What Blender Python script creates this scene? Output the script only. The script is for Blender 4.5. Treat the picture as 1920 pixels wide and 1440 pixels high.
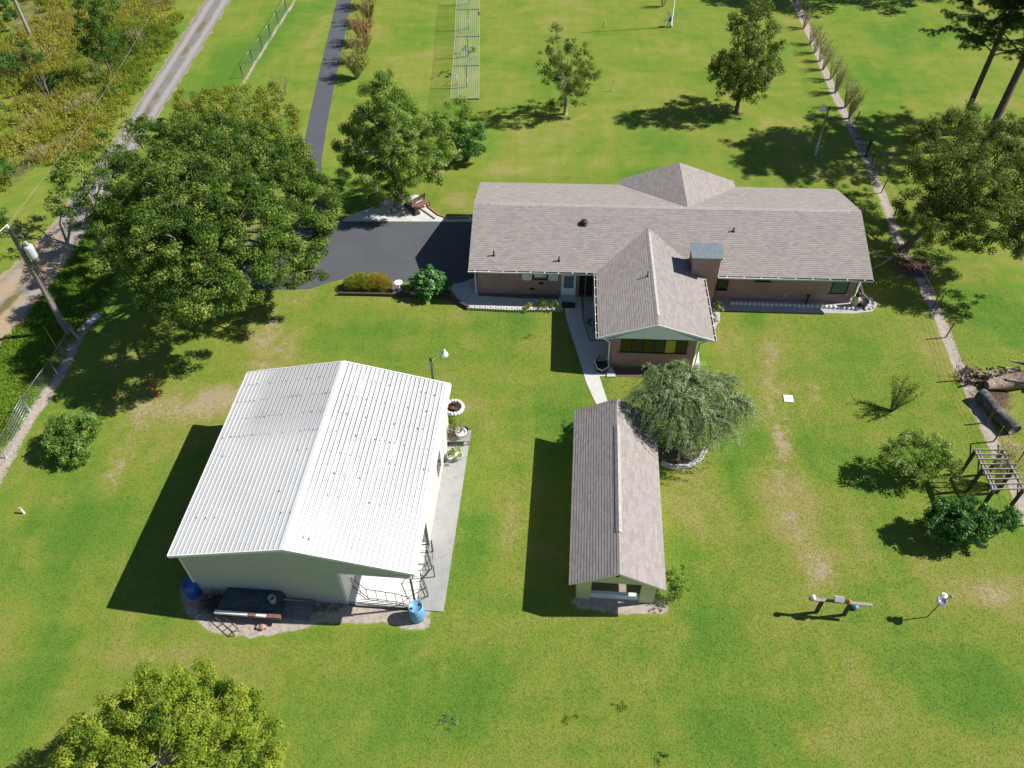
import bpy, math, random
import numpy as np
from mathutils import Vector, Matrix
from math import radians, sin, cos, pi, atan2, sqrt

# ------------------------------------------------------------------ camera, sky, sun, exposure
SC = bpy.context.scene
for o in list(bpy.data.objects):
    bpy.data.objects.remove(o)
COL = SC.collection
random.seed(7)
RNG = np.random.default_rng(11)

CAM_H = 35.0
F_PX, PITCH, ROLL = 1490.0, radians(46.7814), radians(-0.8735)      # focal length in photo pixels (1920 wide)
FW = np.array([0, cos(PITCH), -sin(PITCH)])
_r = np.array([1.0, 0, 0]); _u = np.cross(_r, FW)
RT = _r * cos(ROLL) + _u * sin(ROLL)
UP = -_r * sin(ROLL) + _u * cos(ROLL)
cam = bpy.data.objects.new('camera', bpy.data.cameras.new('camera')); COL.objects.link(cam)
M = Matrix(((RT[0], UP[0], -FW[0], 0), (RT[1], UP[1], -FW[1], 0), (RT[2], UP[2], -FW[2], CAM_H), (0, 0, 0, 1)))
cam.matrix_world = M
cam.data.sensor_width = 36.0
cam.data.lens = 36.0 * F_PX / 1920
cam.data.clip_start = 0.5; cam.data.clip_end = 3000
SC.camera = cam

SUNV = Vector((1.046, 0.110, 1.0)).normalized()                      # towards the sun
ELEV = math.asin(SUNV.z); AZ = atan2(SUNV.x, SUNV.y)
w = bpy.data.worlds.new('World'); SC.world = w; w.use_nodes = True
nt = w.node_tree; nt.nodes.clear()
bg = nt.nodes.new('ShaderNodeBackground'); wo = nt.nodes.new('ShaderNodeOutputWorld'); sk = nt.nodes.new('ShaderNodeTexSky')
sk.sky_type = 'NISHITA'; sk.sun_disc = False; sk.sun_elevation = ELEV; sk.sun_rotation = AZ; sk.dust_density = 0.3; sk.ozone_density = 3.0
nt.links.new(sk.outputs[0], bg.inputs[0]); nt.links.new(bg.outputs[0], wo.inputs[0]); bg.inputs[1].default_value = 0.058
sl = bpy.data.lights.new('sun', 'SUN'); sl.energy = 4.9; sl.angle = radians(0.5); sl.color = (1.0, 0.955, 0.87)
so = bpy.data.objects.new('sun', sl); COL.objects.link(so)
so.rotation_euler = SUNV.to_track_quat('Z', 'Y').to_euler()
so.location = (60, 20, 60)
SC.view_settings.view_transform = 'Standard'; SC.view_settings.look = 'None'
SC.view_settings.exposure = 0.44; SC.view_settings.gamma = 1.0; SC.view_settings.use_curve_mapping = False
SC.cycles.max_bounces = 6; SC.cycles.transparent_max_bounces = 8

# ------------------------------------------------------------------ survey helpers (photo pixel -> place in the world)
def G(px, py, z=0.0):
    """world point at height z seen at photo pixel (px, py)"""
    d = FW * F_PX + RT * (px - 960) - UP * (py - 720)
    t = (z - CAM_H) / d[2]
    return np.array([0, 0, CAM_H]) + d * t
def PR(q):
    d = np.array(q, float) - [0, 0, CAM_H]; z = d @ FW
    return 960 + F_PX * (d @ RT) / z, 720 - F_PX * (d @ UP) / z
def PXM(q):
    return F_PX / ((np.array(q, float) - [0, 0, CAM_H]) @ FW)
def HT(base, top_y):
    lo, hi = 0.0, 40.0
    for _ in range(45):
        m = (lo + hi) / 2
        if PR(base + np.array([0, 0, m]))[1] > top_y: lo = m
        else: hi = m
    return m
def ONY(px, py, y):
    """world point in the vertical plane of depth y seen at pixel"""
    d = FW * F_PX + RT * (px - 960) - UP * (py - 720)
    return np.array([0, 0, CAM_H]) + d * (y / d[1])

# ------------------------------------------------------------------ object bookkeeping
def tag(o, label=None, cat=None, group=None, kind=None):
    if label: o['label'] = label
    if cat: o['category'] = cat
    if group: o['group'] = group
    if kind: o['kind'] = kind
    return o
def thing(name, label, cat, loc=(0, 0, 0), rz=0.0, group=None):
    o = bpy.data.objects.new(name, None); COL.objects.link(o)
    o.location = [float(c) for c in loc[:3]]; o.rotation_euler = (0, 0, rz); o.empty_display_size = 0.3
    return tag(o, label, cat, group)
def copy_tree(o, parent=None):
    c = o.copy(); COL.objects.link(c); c.parent = parent
    for ch in [x for x in bpy.data.objects if x.parent == o]:
        copy_tree(ch, c)
    return c

class MB:
    """mesh builder: verts, faces, material slots; UVs are metric (u level, v up the slope)"""
    def __init__(s): s.v = []; s.f = []; s.m = []; s.smooth = []
    def face(s, pts, mi=0, smooth=False):
        i = len(s.v); s.v += [tuple(map(float, p)) for p in pts]; s.f.append(tuple(range(i, i + len(pts)))); s.m.append(mi); s.smooth.append(smooth)
    def mesh(s, V, F, mi=0, smooth=False):
        i = len(s.v); s.v += [tuple(map(float, p)) for p in V]
        for f in F: s.f.append(tuple(i + k for k in f)); s.m.append(mi); s.smooth.append(smooth)
        return s
    def box(s, a, b, mi=0, rz=0.0, c=None, bevel=0.0):
        (x0, y0, z0), (x1, y1, z1) = a, b
        V = [(x0, y0, z0), (x1, y0, z0), (x1, y1, z0), (x0, y1, z0), (x0, y0, z1), (x1, y0, z1), (x1, y1, z1), (x0, y1, z1)]
        if rz:
            cx, cy = c if c else ((x0 + x1) / 2, (y0 + y1) / 2)
            V = [(cx + cos(rz) * (x - cx) - sin(rz) * (y - cy), cy + sin(rz) * (x - cx) + cos(rz) * (y - cy), z) for x, y, z in V]
        return s.mesh(V, [(0, 3, 2, 1), (4, 5, 6, 7), (0, 1, 5, 4), (1, 2, 6, 5), (2, 3, 7, 6), (3, 0, 4, 7)], mi)
    def cbox(s, c, d, mi=0, rz=0.0):
        return s.box((c[0] - d[0] / 2, c[1] - d[1] / 2, c[2] - d[2] / 2), (c[0] + d[0] / 2, c[1] + d[1] / 2, c[2] + d[2] / 2), mi, rz)
    def tube(s, pts, radii, n=6, mi=0, cap=True):
        pts = [Vector([float(c) for c in p]) for p in pts]
        if not isinstance(radii, (list, tuple)): radii = [radii] * len(pts)
        V = []; F = []
        for i, p in enumerate(pts):
            d = (pts[min(i + 1, len(pts) - 1)] - pts[max(i - 1, 0)])
            d = d.normalized() if d.length > 1e-9 else Vector((0, 0, 1))
            a = Vector((0, 0, 1)) if abs(d.z) < 0.95 else Vector((1, 0, 0))
            u = d.cross(a).normalized(); w_ = d.cross(u)
            for k in range(n):
                t = 2 * pi * k / n; V.append(p + (u * cos(t) + w_ * sin(t)) * radii[i])
        for i in range(len(pts) - 1):
            for k in range(n):
                F.append((i * n + k, i * n + (k + 1) % n, (i + 1) * n + (k + 1) % n, (i + 1) * n + k))
        if cap: F.append(tuple(range(n))); F.append(tuple((len(pts) - 1) * n + k for k in reversed(range(n))))
        return s.mesh(V, F, mi, n > 4)
    def lathe(s, prof, c=(0, 0, 0), n=20, mi=0):
        V = []; F = []
        for r, z in prof:
            for k in range(n):
                t = 2 * pi * k / n; V.append((c[0] + r * cos(t), c[1] + r * sin(t), c[2] + z))
        for i in range(len(prof) - 1):
            for k in range(n):
                F.append((i * n + k, i * n + (k + 1) % n, (i + 1) * n + (k + 1) % n, (i + 1) * n + k))
        F.append(tuple(reversed(range(n)))); F.append(tuple((len(prof) - 1) * n + k for k in range(n)))
        return s.mesh(V, F, mi, True)
    def prism(s, poly, z0, z1, mi=0):
        n = len(poly); V = [(p[0], p[1], z0) for p in poly] + [(p[0], p[1], z1) for p in poly]
        return s.mesh(V, [tuple(reversed(range(n))), tuple(range(n, 2 * n))] + [(k, (k + 1) % n, n + (k + 1) % n, n + k) for k in range(n)], mi)
    def rock(s, c, r, mi=0, rnd=random, flat=0.7):
        V = []; F = []; n = 7
        for i, (zz, rr) in enumerate(((-.7, .6), (-.1, 1), (.5, .8), (.85, .35))):
            for k in range(n):
                t = 2 * pi * k / n + i * .3; q = r * rr * rnd.uniform(.8, 1.15)
                V.append((c[0] + q * cos(t), c[1] + q * sin(t), c[2] + zz * r * flat))
        for i in range(3):
            for k in range(n): F.append((i * n + k, i * n + (k + 1) % n, (i + 1) * n + (k + 1) % n, (i + 1) * n + k))
        F.append(tuple(3 * n + k for k in range(n)))
        return s.mesh(V, F, mi, True)
    def build(s, name, mats, parent=None, weld=False):
        me = bpy.data.meshes.new(name); me.from_pydata(s.v, [], s.f); me.update()
        mats = mats if isinstance(mats, (list, tuple)) else [mats]
        for m in mats: me.materials.append(m)
        me.polygons.foreach_set('material_index', s.m); me.polygons.foreach_set('use_smooth', s.smooth)
        uv = me.uv_layers.new(name='UVMap').data
        for p in me.polygons:
            n = p.normal; u = Vector((-n.y, n.x, 0))
            u = u.normalized() if u.length > 0.05 else Vector((1, 0, 0))
            v = n.cross(u)
            for li in p.loop_indices:
                co = me.vertices[me.loops[li].vertex_index].co
                uv[li].uv = (co.dot(u), co.dot(v))
        o = bpy.data.objects.new(name, me); COL.objects.link(o); o.parent = parent
        return o

def np_mesh(name, V, F, mat, tint=None, parent=None, smooth=False):
    V = np.asarray(V, np.float32); F = np.asarray(F, np.int32); k = F.shape[1]
    me = bpy.data.meshes.new(name); me.vertices.add(len(V)); me.vertices.foreach_set('co', V.ravel())
    me.loops.add(F.size); me.loops.foreach_set('vertex_index', F.ravel())
    me.polygons.add(len(F)); me.polygons.foreach_set('loop_start', np.arange(0, F.size, k, dtype=np.int32))
    try: me.polygons.foreach_set('loop_total', np.full(len(F), k, np.int32))
    except Exception: pass
    if tint is not None:
        a = me.attributes.new('tint', 'FLOAT', 'FACE'); a.data.foreach_set('value', np.asarray(tint, np.float32))
    me.materials.append(mat); me.update(calc_edges=True)
    if smooth: me.polygons.foreach_set('use_smooth', np.ones(len(F), bool))
    o = bpy.data.objects.new(name, me); COL.objects.link(o); o.parent = parent
    return o

# ------------------------------------------------------------------ materials
MATS = {}
class NT:
    def __init__(s, name):
        s.mat = bpy.data.materials.new(name); s.mat.use_nodes = True; s.t = s.mat.node_tree; s.t.nodes.clear()
        s.out = s.n('ShaderNodeOutputMaterial'); s.b = s.n('ShaderNodeBsdfPrincipled'); s.l(s.b.outputs[0], s.out.inputs[0])
    def n(s, t, **k):
        x = s.t.nodes.new(t)
        for a, b in k.items(): setattr(x, a, b)
        return x
    def l(s, a, b): s.t.links.new(a, b)
    def set(s, node, **k):
        for a, b in k.items(): node.inputs[a.replace('_', ' ')].default_value = b
        return node
    def coord(s, what='Object'): return s.n('ShaderNodeTexCoord').outputs[what]
    def noise(s, vec, scale, detail=3, rough=.55, dist=0.0):
        x = s.n('ShaderNodeTexNoise'); s.l(vec, x.inputs['Vector']); x.inputs['Scale'].default_value = scale
        x.inputs['Detail'].default_value = detail; x.inputs['Roughness'].default_value = rough; x.inputs['Distortion'].default_value = dist
        return x.outputs['Fac']
    def math(s, op, a, b=None, c=None, clamp=False):
        x = s.n('ShaderNodeMath'); x.operation = op; x.use_clamp = clamp
        for i, v in enumerate((a, b, c)):
            if v is None: continue
            if isinstance(v, (int, float)): x.inputs[i].default_value = v
            else: s.l(v, x.inputs[i])
        return x.outputs[0]
    def ss(s, v, lo, hi):
        x = s.n('ShaderNodeMapRange'); x.interpolation_type = 'SMOOTHSTEP'; s.l(v, x.inputs[0])
        x.inputs[1].default_value = lo; x.inputs[2].default_value = hi; return x.outputs[0]
    def mix(s, fac, a, b, mode='MIX'):
        x = s.n('ShaderNodeMix'); x.data_type = 'RGBA'; x.blend_type = mode
        for i, v in ((0, fac), (6, a), (7, b)):
            if isinstance(v, (int, float)): x.inputs[i].default_value = v
            elif isinstance(v, (tuple, list)): x.inputs[i].default_value = (*v[:3], 1)
            else: s.l(v, x.inputs[i])
        return x.outputs[2]
    def ramp(s, fac, stops):
        x = s.n('ShaderNodeValToRGB'); s.l(fac, x.inputs[0]); e = x.color_ramp.elements
        e[0].position, e[0].color = stops[0][0], (*stops[0][1], 1); e[1].position, e[1].color = stops[-1][0], (*stops[-1][1], 1)
        for p, c in stops[1:-1]: q = e.new(p); q.color = (*c, 1)
        return x.outputs[0]
    def bump(s, h, strength=.3, dist=.02):
        x = s.n('ShaderNodeBump'); s.l(h, x.inputs['Height']); x.inputs['Strength'].default_value = strength; x.inputs['Distance'].default_value = dist
        s.l(x.outputs[0], s.b.inputs['Normal']); return x
def simple(name, col, rough=.6, var=.15, scale=6.0, metal=0.0, bump=0.0, spec=None, dirt=None):
    if name in MATS: return MATS[name]
    m = NT(name); co = m.coord(); nz = m.noise(co, scale, 5, .6)
    lo = tuple(c * (1 - var) for c in col); hi = tuple(min(1, c * (1 + var)) for c in col)
    c = m.ramp(nz, [(.3, lo), (.7, hi)])
    if dirt:
        n2 = m.noise(co, scale * .35, 6, .65, .5); c = m.mix(m.ss(n2, .5, .72), c, dirt)
    m.l(c, m.b.inputs['Base Color']); m.b.inputs['Roughness'].default_value = rough; m.b.inputs['Metallic'].default_value = metal
    if spec is not None: m.b.inputs['Specular IOR Level'].default_value = spec
    if bump: m.bump(m.noise(co, scale * 4, 4), bump, .02)
    MATS[name] = m.mat; return m.mat
def leafmat(name, stops, trans=.3, rough=.55):
    if name in MATS: return MATS[name]
    m = NT(name); a = m.n('ShaderNodeAttribute', attribute_name='tint')
    c = m.ramp(a.outputs['Fac'], stops); m.l(c, m.b.inputs['Base Color']); m.b.inputs['Roughness'].default_value = rough
    m.b.inputs['Specular IOR Level'].default_value = .18
    tr = m.n('ShaderNodeBsdfTranslucent'); m.l(m.mix(.5, c, (.22, .34, .02)), tr.inputs[0])
    mx = m.n('ShaderNodeMixShader'); mx.inputs[0].default_value = trans
    m.l(m.b.outputs[0], mx.inputs[1]); m.l(tr.outputs[0], mx.inputs[2]); m.l(mx.outputs[0], m.out.inputs[0])
    MATS[name] = m.mat; return m.mat

def shingle_mat():
    m = NT('shingle'); uv = m.coord('UV'); b = m.n('ShaderNodeTexBrick'); m.l(uv, b.inputs['Vector'])
    m.set(b, Scale=1.0, Mortar_Size=.004, Mortar_Smooth=.6, Bias=0.0, Brick_Width=.33, Row_Height=.15)
    b.inputs['Color1'].default_value = (.38, .342, .323, 1); b.inputs['Color2'].default_value = (.265, .24, .23, 1); b.inputs['Mortar'].default_value = (.2, .17, .16, 1)
    nz = m.noise(uv, .5, 5, .6); c = m.mix(.5, b.outputs['Color'], m.ramp(nz, [(.3, (.305, .275, .262)), (.7, (.37, .335, .32))]))
    c = m.mix(.35, c, b.outputs['Color'])
    n2 = m.noise(uv, 9, 3, .7); c = m.mix(.3, c, m.ramp(n2, [(.35, (.33, .32, .32)), (.68, (.64, .64, .63))]), 'OVERLAY')
    m.l(c, m.b.inputs['Base Color']); m.b.inputs['Roughness'].default_value = .9; m.b.inputs['Specular IOR Level'].default_value = .2
    m.bump(n2, .3, .008); return m.mat
def brick_mat():
    m = NT('brick'); uv = m.coord('UV'); b = m.n('ShaderNodeTexBrick'); m.l(uv, b.inputs['Vector'])
    m.set(b, Scale=1.0, Mortar_Size=.012, Brick_Width=.22, Row_Height=.076, Mortar_Smooth=.2)
    b.inputs['Color1'].default_value = (.42, .21, .18, 1); b.inputs['Color2'].default_value = (.29, .15, .135, 1); b.inputs['Mortar'].default_value = (.42, .37, .36, 1)
    nz = m.noise(uv, 1.2, 5, .65); c = m.mix(.5, b.outputs['Color'], m.ramp(nz, [(.3, (.26, .15, .135)), (.7, (.46, .27, .24))]))
    m.l(c, m.b.inputs['Base Color']); m.b.inputs['Roughness'].default_value = .9; m.bump(b.outputs['Fac'], -.4, .01); return m.mat
def siding_mat(name, col, pitch=.2, vertical=False):
    m = NT(name); uv = m.coord('UV'); sep = m.n('ShaderNodeSeparateXYZ'); m.l(uv, sep.inputs[0])
    f = m.math('FRACT', m.math('DIVIDE', sep.outputs[0 if vertical else 1], pitch))
    groove = m.ss(f, .0, .16)
    nz = m.noise(uv, .8, 5, .6); c = m.mix(m.ss(nz, .25, .8), tuple(k * .92 for k in col), col)
    c = m.mix(m.math('SUBTRACT', 1.0, groove), c, tuple(k * .45 for k in col))
    m.l(c, m.b.inputs['Base Color']); m.b.inputs['Roughness'].default_value = .5; m.bump(groove, .6, .02); return m.mat
def concrete_mat(name, col, joint=0.0):
    m = NT(name); co = m.coord(); n1 = m.noise(co, .9, 7, .7, .3); n2 = m.noise(co, 14, 4, .7); n3 = m.noise(co, 3.5, 5, .6, 1.0)
    c = m.ramp(n1, [(.25, tuple(k * .68 for k in col)), (.5, col), (.75, tuple(min(1, k * 1.18) for k in col))])
    c = m.mix(m.ss(n3, .56, .72), c, tuple(k * .62 for k in col))
    c = m.mix(.35, c, m.ramp(n2, [(.3, tuple(k * .6 for k in col)), (.7, tuple(min(1, k * 1.3) for k in col))]))
    m.l(c, m.b.inputs['Base Color']); m.b.inputs['Roughness'].default_value = .85; m.bump(n2, .25, .01); return m.mat
def asphalt_mat():
    m = NT('asphalt'); co = m.coord(); n1 = m.noise(co, .35, 6, .65, .4); n2 = m.noise(co, 30, 3, .7); n3 = m.noise(co, 1.6, 5, .6, 1.2)
    c = m.ramp(n1, [(.3, (.078, .084, .102)), (.7, (.105, .112, .132))]); c = m.mix(m.ss(n3, .55, .75), c, (.088, .094, .106))
    c = m.mix(.3, c, m.ramp(n2, [(.3, (.03, .032, .038)), (.7, (.12, .125, .135))]))
    m.l(c, m.b.inputs['Base Color']); m.b.inputs['Roughness'].default_value = .75; m.bump(n2, .3, .01); return m.mat
def road_mat():
    m = NT('worn_road'); co = m.coord(); uv = m.coord('UV')
    at = m.n('ShaderNodeAttribute', attribute_name='across'); a = at.outputs['Fac']
    n1 = m.noise(co, .5, 6, .7, .6); n2 = m.noise(co, 18, 4, .75); n3 = m.noise(co, .16, 4, .6)
    ar = m.math('ADD', a, m.math('MULTIPLY', m.math('SUBTRACT', n1, .5), .22))
    tr1 = m.ss(m.math('ABSOLUTE', m.math('SUBTRACT', ar, .25)), .16, .05); tr2 = m.ss(m.math('ABSOLUTE', m.math('SUBTRACT', ar, .78)), .16, .05)
    track = m.math('MAXIMUM', tr1, tr2)
    base = m.ramp(n1, [(.3, (.21, .20, .20)), (.7, (.30, .285, .28))])
    c = m.mix(m.math('MULTIPLY', track, .7), base, (.45, .425, .43))
    edge = m.ss(m.math('ABSOLUTE', m.math('SUBTRACT', ar, .5)), .40, .5)
    c = m.mix(m.math('MULTIPLY', edge, .8), c, (.42, .33, .22))
    al = m.n('ShaderNodeAttribute', attribute_name='sandy'); sd = m.math('MULTIPLY', al.outputs['Fac'], m.ss(n1, .3, .6))
    c = m.mix(sd, c, (.46, .35, .23))
    mid = m.ss(m.math('ABSOLUTE', m.math('SUBTRACT', ar, .5)), .12, .04)
    c = m.mix(m.math('MULTIPLY', mid, m.ss(n3, .52, .6)), c, (.17, .16, .045))
    c = m.mix(.4, c, m.ramp(n2, [(.3, (.10, .09, .08)), (.7, (.5, .46, .42))]), 'OVERLAY')
    m.l(c, m.b.inputs['Base Color']); m.b.inputs['Roughness'].default_value = .95; m.bump(n2, .5, .02); return m.mat

def lawn_group():
    g = bpy.data.node_groups.new('LawnColour', 'ShaderNodeTree')
    g.interface.new_socket('Vector', in_out='INPUT', socket_type='NodeSocketVector')
    g.interface.new_socket('Lush', in_out='INPUT', socket_type='NodeSocketFloat')
    g.interface.new_socket('Wear', in_out='INPUT', socket_type='NodeSocketFloat')
    g.interface.new_socket('Color', in_out='OUTPUT', socket_type='NodeSocketColor')
    m = NT.__new__(NT); m.t = g
    gi = m.n('NodeGroupInput'); go = m.n('NodeGroupOutput'); v = gi.outputs[0]
    big = m.noise(v, .13, 5, .6, .8); mid = m.noise(v, .55, 5, .62, .6); sm = m.noise(v, 3.2, 4, .7)
    st = m.n('ShaderNodeMapping'); m.l(v, st.inputs[0]); st.inputs['Rotation'].default_value = (0, 0, .12); st.inputs['Scale'].default_value = (.16, 1.1, 1)
    stripe = m.noise(st.outputs[0], 1.0, 4, .6, .3)
    t = m.math('ADD', m.math('MULTIPLY', big, .55), m.math('ADD', m.math('MULTIPLY', mid, .32), m.math('MULTIPLY', stripe, .18)))
    st2 = m.n('ShaderNodeMapping'); m.l(v, st2.inputs[0]); st2.inputs['Rotation'].default_value = (0, 0, -.1); st2.inputs['Scale'].default_value = (1.3, .12, 1)
    t = m.math('ADD', t, m.math('MULTIPLY', m.math('SUBTRACT', m.noise(st2.outputs[0], 1.0, 3, .6, .3), .5), .16))
    t = m.math('SUBTRACT', t, m.math('MULTIPLY', m.math('SUBTRACT', gi.outputs['Lush'], .5), .40))
    t = m.math('ADD', t, m.math('MULTIPLY', gi.outputs['Wear'], .17))
    c = m.ramp(t, [(.36, GR[0]), (.47, GR[1]), (.56, GR[2]), (.68, GR[3])])
    wv = m.math('ADD', gi.outputs['Wear'], m.math('MULTIPLY', m.math('SUBTRACT', m.math('ADD', mid, sm), 1.06), 2.3))
    c = m.mix(m.math('MULTIPLY', m.ss(wv, .3, .9), .75), c, GR[3]); c = m.mix(m.math('MULTIPLY', m.ss(wv, .58, 1.05), .85), c, GR[4])
    m.l(c, go.inputs[0]); return g
GR = [(.097, .196, .026), (.147, .226, .032), (.202, .242, .042), (.275, .255, .085), (.37, .30, .20)]

def lawn_mat():
    m = NT('lawn'); co = m.coord(); g = m.n('ShaderNodeGroup'); g.node_tree = LAWN; m.l(co, g.inputs[0])
    A = {k: m.n('ShaderNodeAttribute', attribute_name=k).outputs['Fac'] for k in ('lush', 'wear', 'sand', 'dark')}
    m.l(A['lush'], g.inputs[1]); m.l(A['wear'], g.inputs[2]); c = g.outputs[0]
    fine = m.noise(co, 9.0, 4, .8); vf = m.noise(co, 26.0, 3, .8); spk = m.noise(co, 5.0, 6, .75)
    c = m.mix(.32, c, m.ramp(fine, [(.30, (.2, .22, .18)), (.5, (.5, .5, .5)), (.70, (.80, .80, .72))]), 'OVERLAY')
    c = m.mix(.4, c, m.ramp(vf, [(.32, (.2, .22, .18)), (.68, (.82, .82, .75))]), 'OVERLAY')
    n5 = m.noise(co, .9, 6, .72, .8)
    sv = m.math('ADD', A['sand'], m.math('MULTIPLY', m.math('SUBTRACT', m.math('ADD', n5, spk), 1.0), .9))
    sand = m.ramp(m.noise(co, 4, 6, .75), [(.3, (.27, .22, .185)), (.5, (.42, .36, .315)), (.7, (.55, .49, .44))])
    c = m.mix(m.ss(sv, .38, .62), c, sand)
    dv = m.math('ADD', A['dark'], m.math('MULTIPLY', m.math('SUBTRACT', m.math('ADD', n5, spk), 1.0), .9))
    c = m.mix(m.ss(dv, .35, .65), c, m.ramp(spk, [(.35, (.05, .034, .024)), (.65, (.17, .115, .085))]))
    m.l(c, m.b.inputs['Base Color']); m.b.inputs['Roughness'].default_value = .95; m.b.inputs['Specular IOR Level'].default_value = .1
    h = m.math('ADD', m.math('MULTIPLY', fine, .7), m.math('MULTIPLY', vf, .5)); m.bump(h, .6, .06); return m.mat

LAWN = lawn_group()
mButtShade = simple('shingle_butt_shade', (.05, .042, .042), .95, .3, 6)  # shadow at each shingle course edge, put into a dark face colour
mLawn = lawn_mat(); mShingle = shingle_mat(); mBrick = brick_mat(); mAsphalt = asphalt_mat(); mRoad = road_mat()
mSiding = siding_mat('grey_siding', (.56, .57, .60), .22); mSidingW = siding_mat('cream_siding', (.80, .77, .68), .25, True)
mConc = concrete_mat('concrete', (.52, .525, .53)); mConcS = concrete_mat('slab_concrete', (.36, .36, .355)); mConcL = concrete_mat('pale_concrete', (.58, .575, .56)); mGravel = concrete_mat('gravel', (.42, .42, .45))
mMulch = concrete_mat('mulch', (.14, .095, .07))
mWhite = simple('white_paint', (.86, .87, .87), .45, .05); mWhiteV = simple('aged_white', (.80, .80, .78), .6, .08, dirt=(.55, .53, .5))
mGableW = simple('pale_blue_trim', (.84, .90, .93), .6, .04); mBlack = simple('black_metal', (.022, .023, .026), .5, .2)
mDark = simple('dark_void', (.012, .013, .015), .8, .2); mGalv = simple('galvanised', (.45, .47, .48), .4, .12, metal=.6)
mSteelD = simple('dark_steel', (.07, .07, .075), .5, .2, metal=.3); mWood = simple('weathered_wood', (.32, .28, .26), .9, .3, 10, bump=.3)
mWoodD = simple('dark_wood', (.075, .055, .045), .9, .3, 10, bump=.3); mBark = simple('bark', (.16, .125, .10), .95, .35, 7, bump=.6)
mBarkG = simple('pale_bark', (.34, .31, .27), .95, .3, 7, bump=.4); mPineBark = simple('pine_bark', (.12, .085, .07), .95, .35, 5, bump=.6)
mBlue = simple('blue_plastic', (.02, .11, .50), .4, .15, 4); mBlueL = simple('pale_blue_plastic', (.16, .38, .62), .45, .12, 4)
mCapM = simple('chimney_metal', (.22, .26, .28), .4, .15, 4, metal=.2); mRust = simple('rust', (.20, .10, .075), .8, .3, 12)
mRed = simple('red_paint', (.45, .045, .03), .6, .15); mStone = simple('pale_stone', (.58, .53, .47), .9, .25, 9, bump=.3)
mTerra = simple('terracotta', (.42, .2, .12), .8, .2); mYel = simple('yellow_green_paint', (.64, .62, .38), .7, .08); mOrange = simple('orange_gourd', (.5, .16, .05), .6, .15)
mTarp = simple('black_tarp', (.04, .058, .07), .45, .4, 3, bump=.4)
def glass(name, col, rough=.08):
    m = NT(name); m.b.inputs['Base Color'].default_value = (*col, 1); m.b.inputs['Roughness'].default_value = rough; m.b.inputs['Specular IOR Level'].default_value = .4
    return m.mat
mGlassD = glass('window_glass', (.02, .03, .03)); mGlassT = glass('teal_glass', (.07, .14, .13)); mGlassY = glass('amber_glass', (.035, .032, .008)); mGlassYB = glass('bright_amber_glass', (.42, .36, .06)); mGlassB = glass('door_glass', (.14, .20, .26))

# ------------------------------------------------------------------ fields painted as wear into the lawn (world metres)
def poly_px(pts, z=0.0): return np.array([G(x, y, z)[:2] for x, y in pts])
def sd_line(P, pts):
    d = np.full(len(P), 1e9)
    for a, b in zip(pts[:-1], pts[1:]):
        ab = b - a; t = np.clip(((P - a) @ ab) / max(ab @ ab, 1e-9), 0, 1); d = np.minimum(d, np.hypot(*(P - a - t[:, None] * ab).T))
    return d
def inside(P, poly):
    c = np.zeros(len(P), bool); n = len(poly)
    for i in range(n):
        (x1, y1), (x2, y2) = poly[i], poly[(i + 1) % n]
        if y1 == y2: continue
        c ^= ((y1 > P[:, 1]) != (y2 > P[:, 1])) & (P[:, 0] < (x2 - x1) * (P[:, 1] - y1) / (y2 - y1) + x1)
    return c
def sd_poly(P, poly):
    d = sd_line(P, np.vstack([poly, poly[:1]])); return np.where(inside(P, poly), -d, d)

FENCE_R = [(1478, -60), (1490, 0), (1530, 90), (1562, 170), (1597, 240), (1625, 295), (1645, 345), (1668, 400), (1690, 470), (1725, 520), (1757, 585), (1782, 650), (1812, 715), (1838, 775), (1872, 850), (1908, 925), (1945, 1010)]
FENCE_L = [(575, -40), (552, 3), (520, 52), (487, 105), (455, 158)]
FENCE_LL = [(170, 590), (140, 640), (112, 700), (88, 738), (62, 775), (32, 822), (0, 885), (-40, 960)]
ROAD_L = [(400, -70), (385, 0), (300, 130), (225, 245), (165, 330), (95, 425), (30, 490), (0, 520), (-120, 640)]
ROAD_R = [(450, -70), (433, 0), (372, 100), (305, 205), (250, 290), (160, 435), (90, 545), (0, 655), (-120, 780)]

# non-uniform ground grid: fine where the photo looks, coarse out to the horizon
def axis(lo, hi, step, far):
    a = list(np.arange(lo, hi + 1e-6, step)); out = []
    d = step; x = lo
    while x > -far: d *= 1.5; x -= d; out.insert(0, x)
    d = step; x = hi; b = []
    while x < far: d *= 1.5; x += d; b.append(x)
    return np.array(out + a + b)
gx = axis(-62, 62, .3, 900); gy = axis(5, 98, .3, 900)
X, Y = np.meshgrid(gx, gy); P2 = np.stack([X.ravel(), Y.ravel()], 1)
lush = np.full(len(P2), .5); wear = np.zeros(len(P2)); sand = np.zeros(len(P2)); dark = np.zeros(len(P2))
def blob(field, px, py, rx, ry, s, rot=0):
    c = G(px, py); k = PXM(c); a = rx / k; b = ry / (k * .72)
    d = P2 - c[:2]; q = np.stack([d[:, 0] * cos(rot) + d[:, 1] * sin(rot), -d[:, 0] * sin(rot) + d[:, 1] * cos(rot)], 1)
    r = (q[:, 0] / a) ** 2 + (q[:, 1] / b) ** 2
    field += s * np.exp(-r * 1.1)
def strip(field, pts, w_, s, soft=.35):
    d = sd_line(P2, poly_px(pts)); np.maximum(field, s * np.clip((w_ - d) / soft + .5, 0, 1), out=field)
def area(field, pts, s, soft=.5, mode='max'):
    d = sd_poly(P2, poly_px(pts)); f = s * np.clip(-d / soft + .5, 0, 1)
    np.maximum(field, f, out=field)
strip(sand, FENCE_R, .38, .95, .4); strip(sand, FENCE_L, .18, .8, .3); strip(sand, FENCE_LL, .42, .95, .5)
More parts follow.
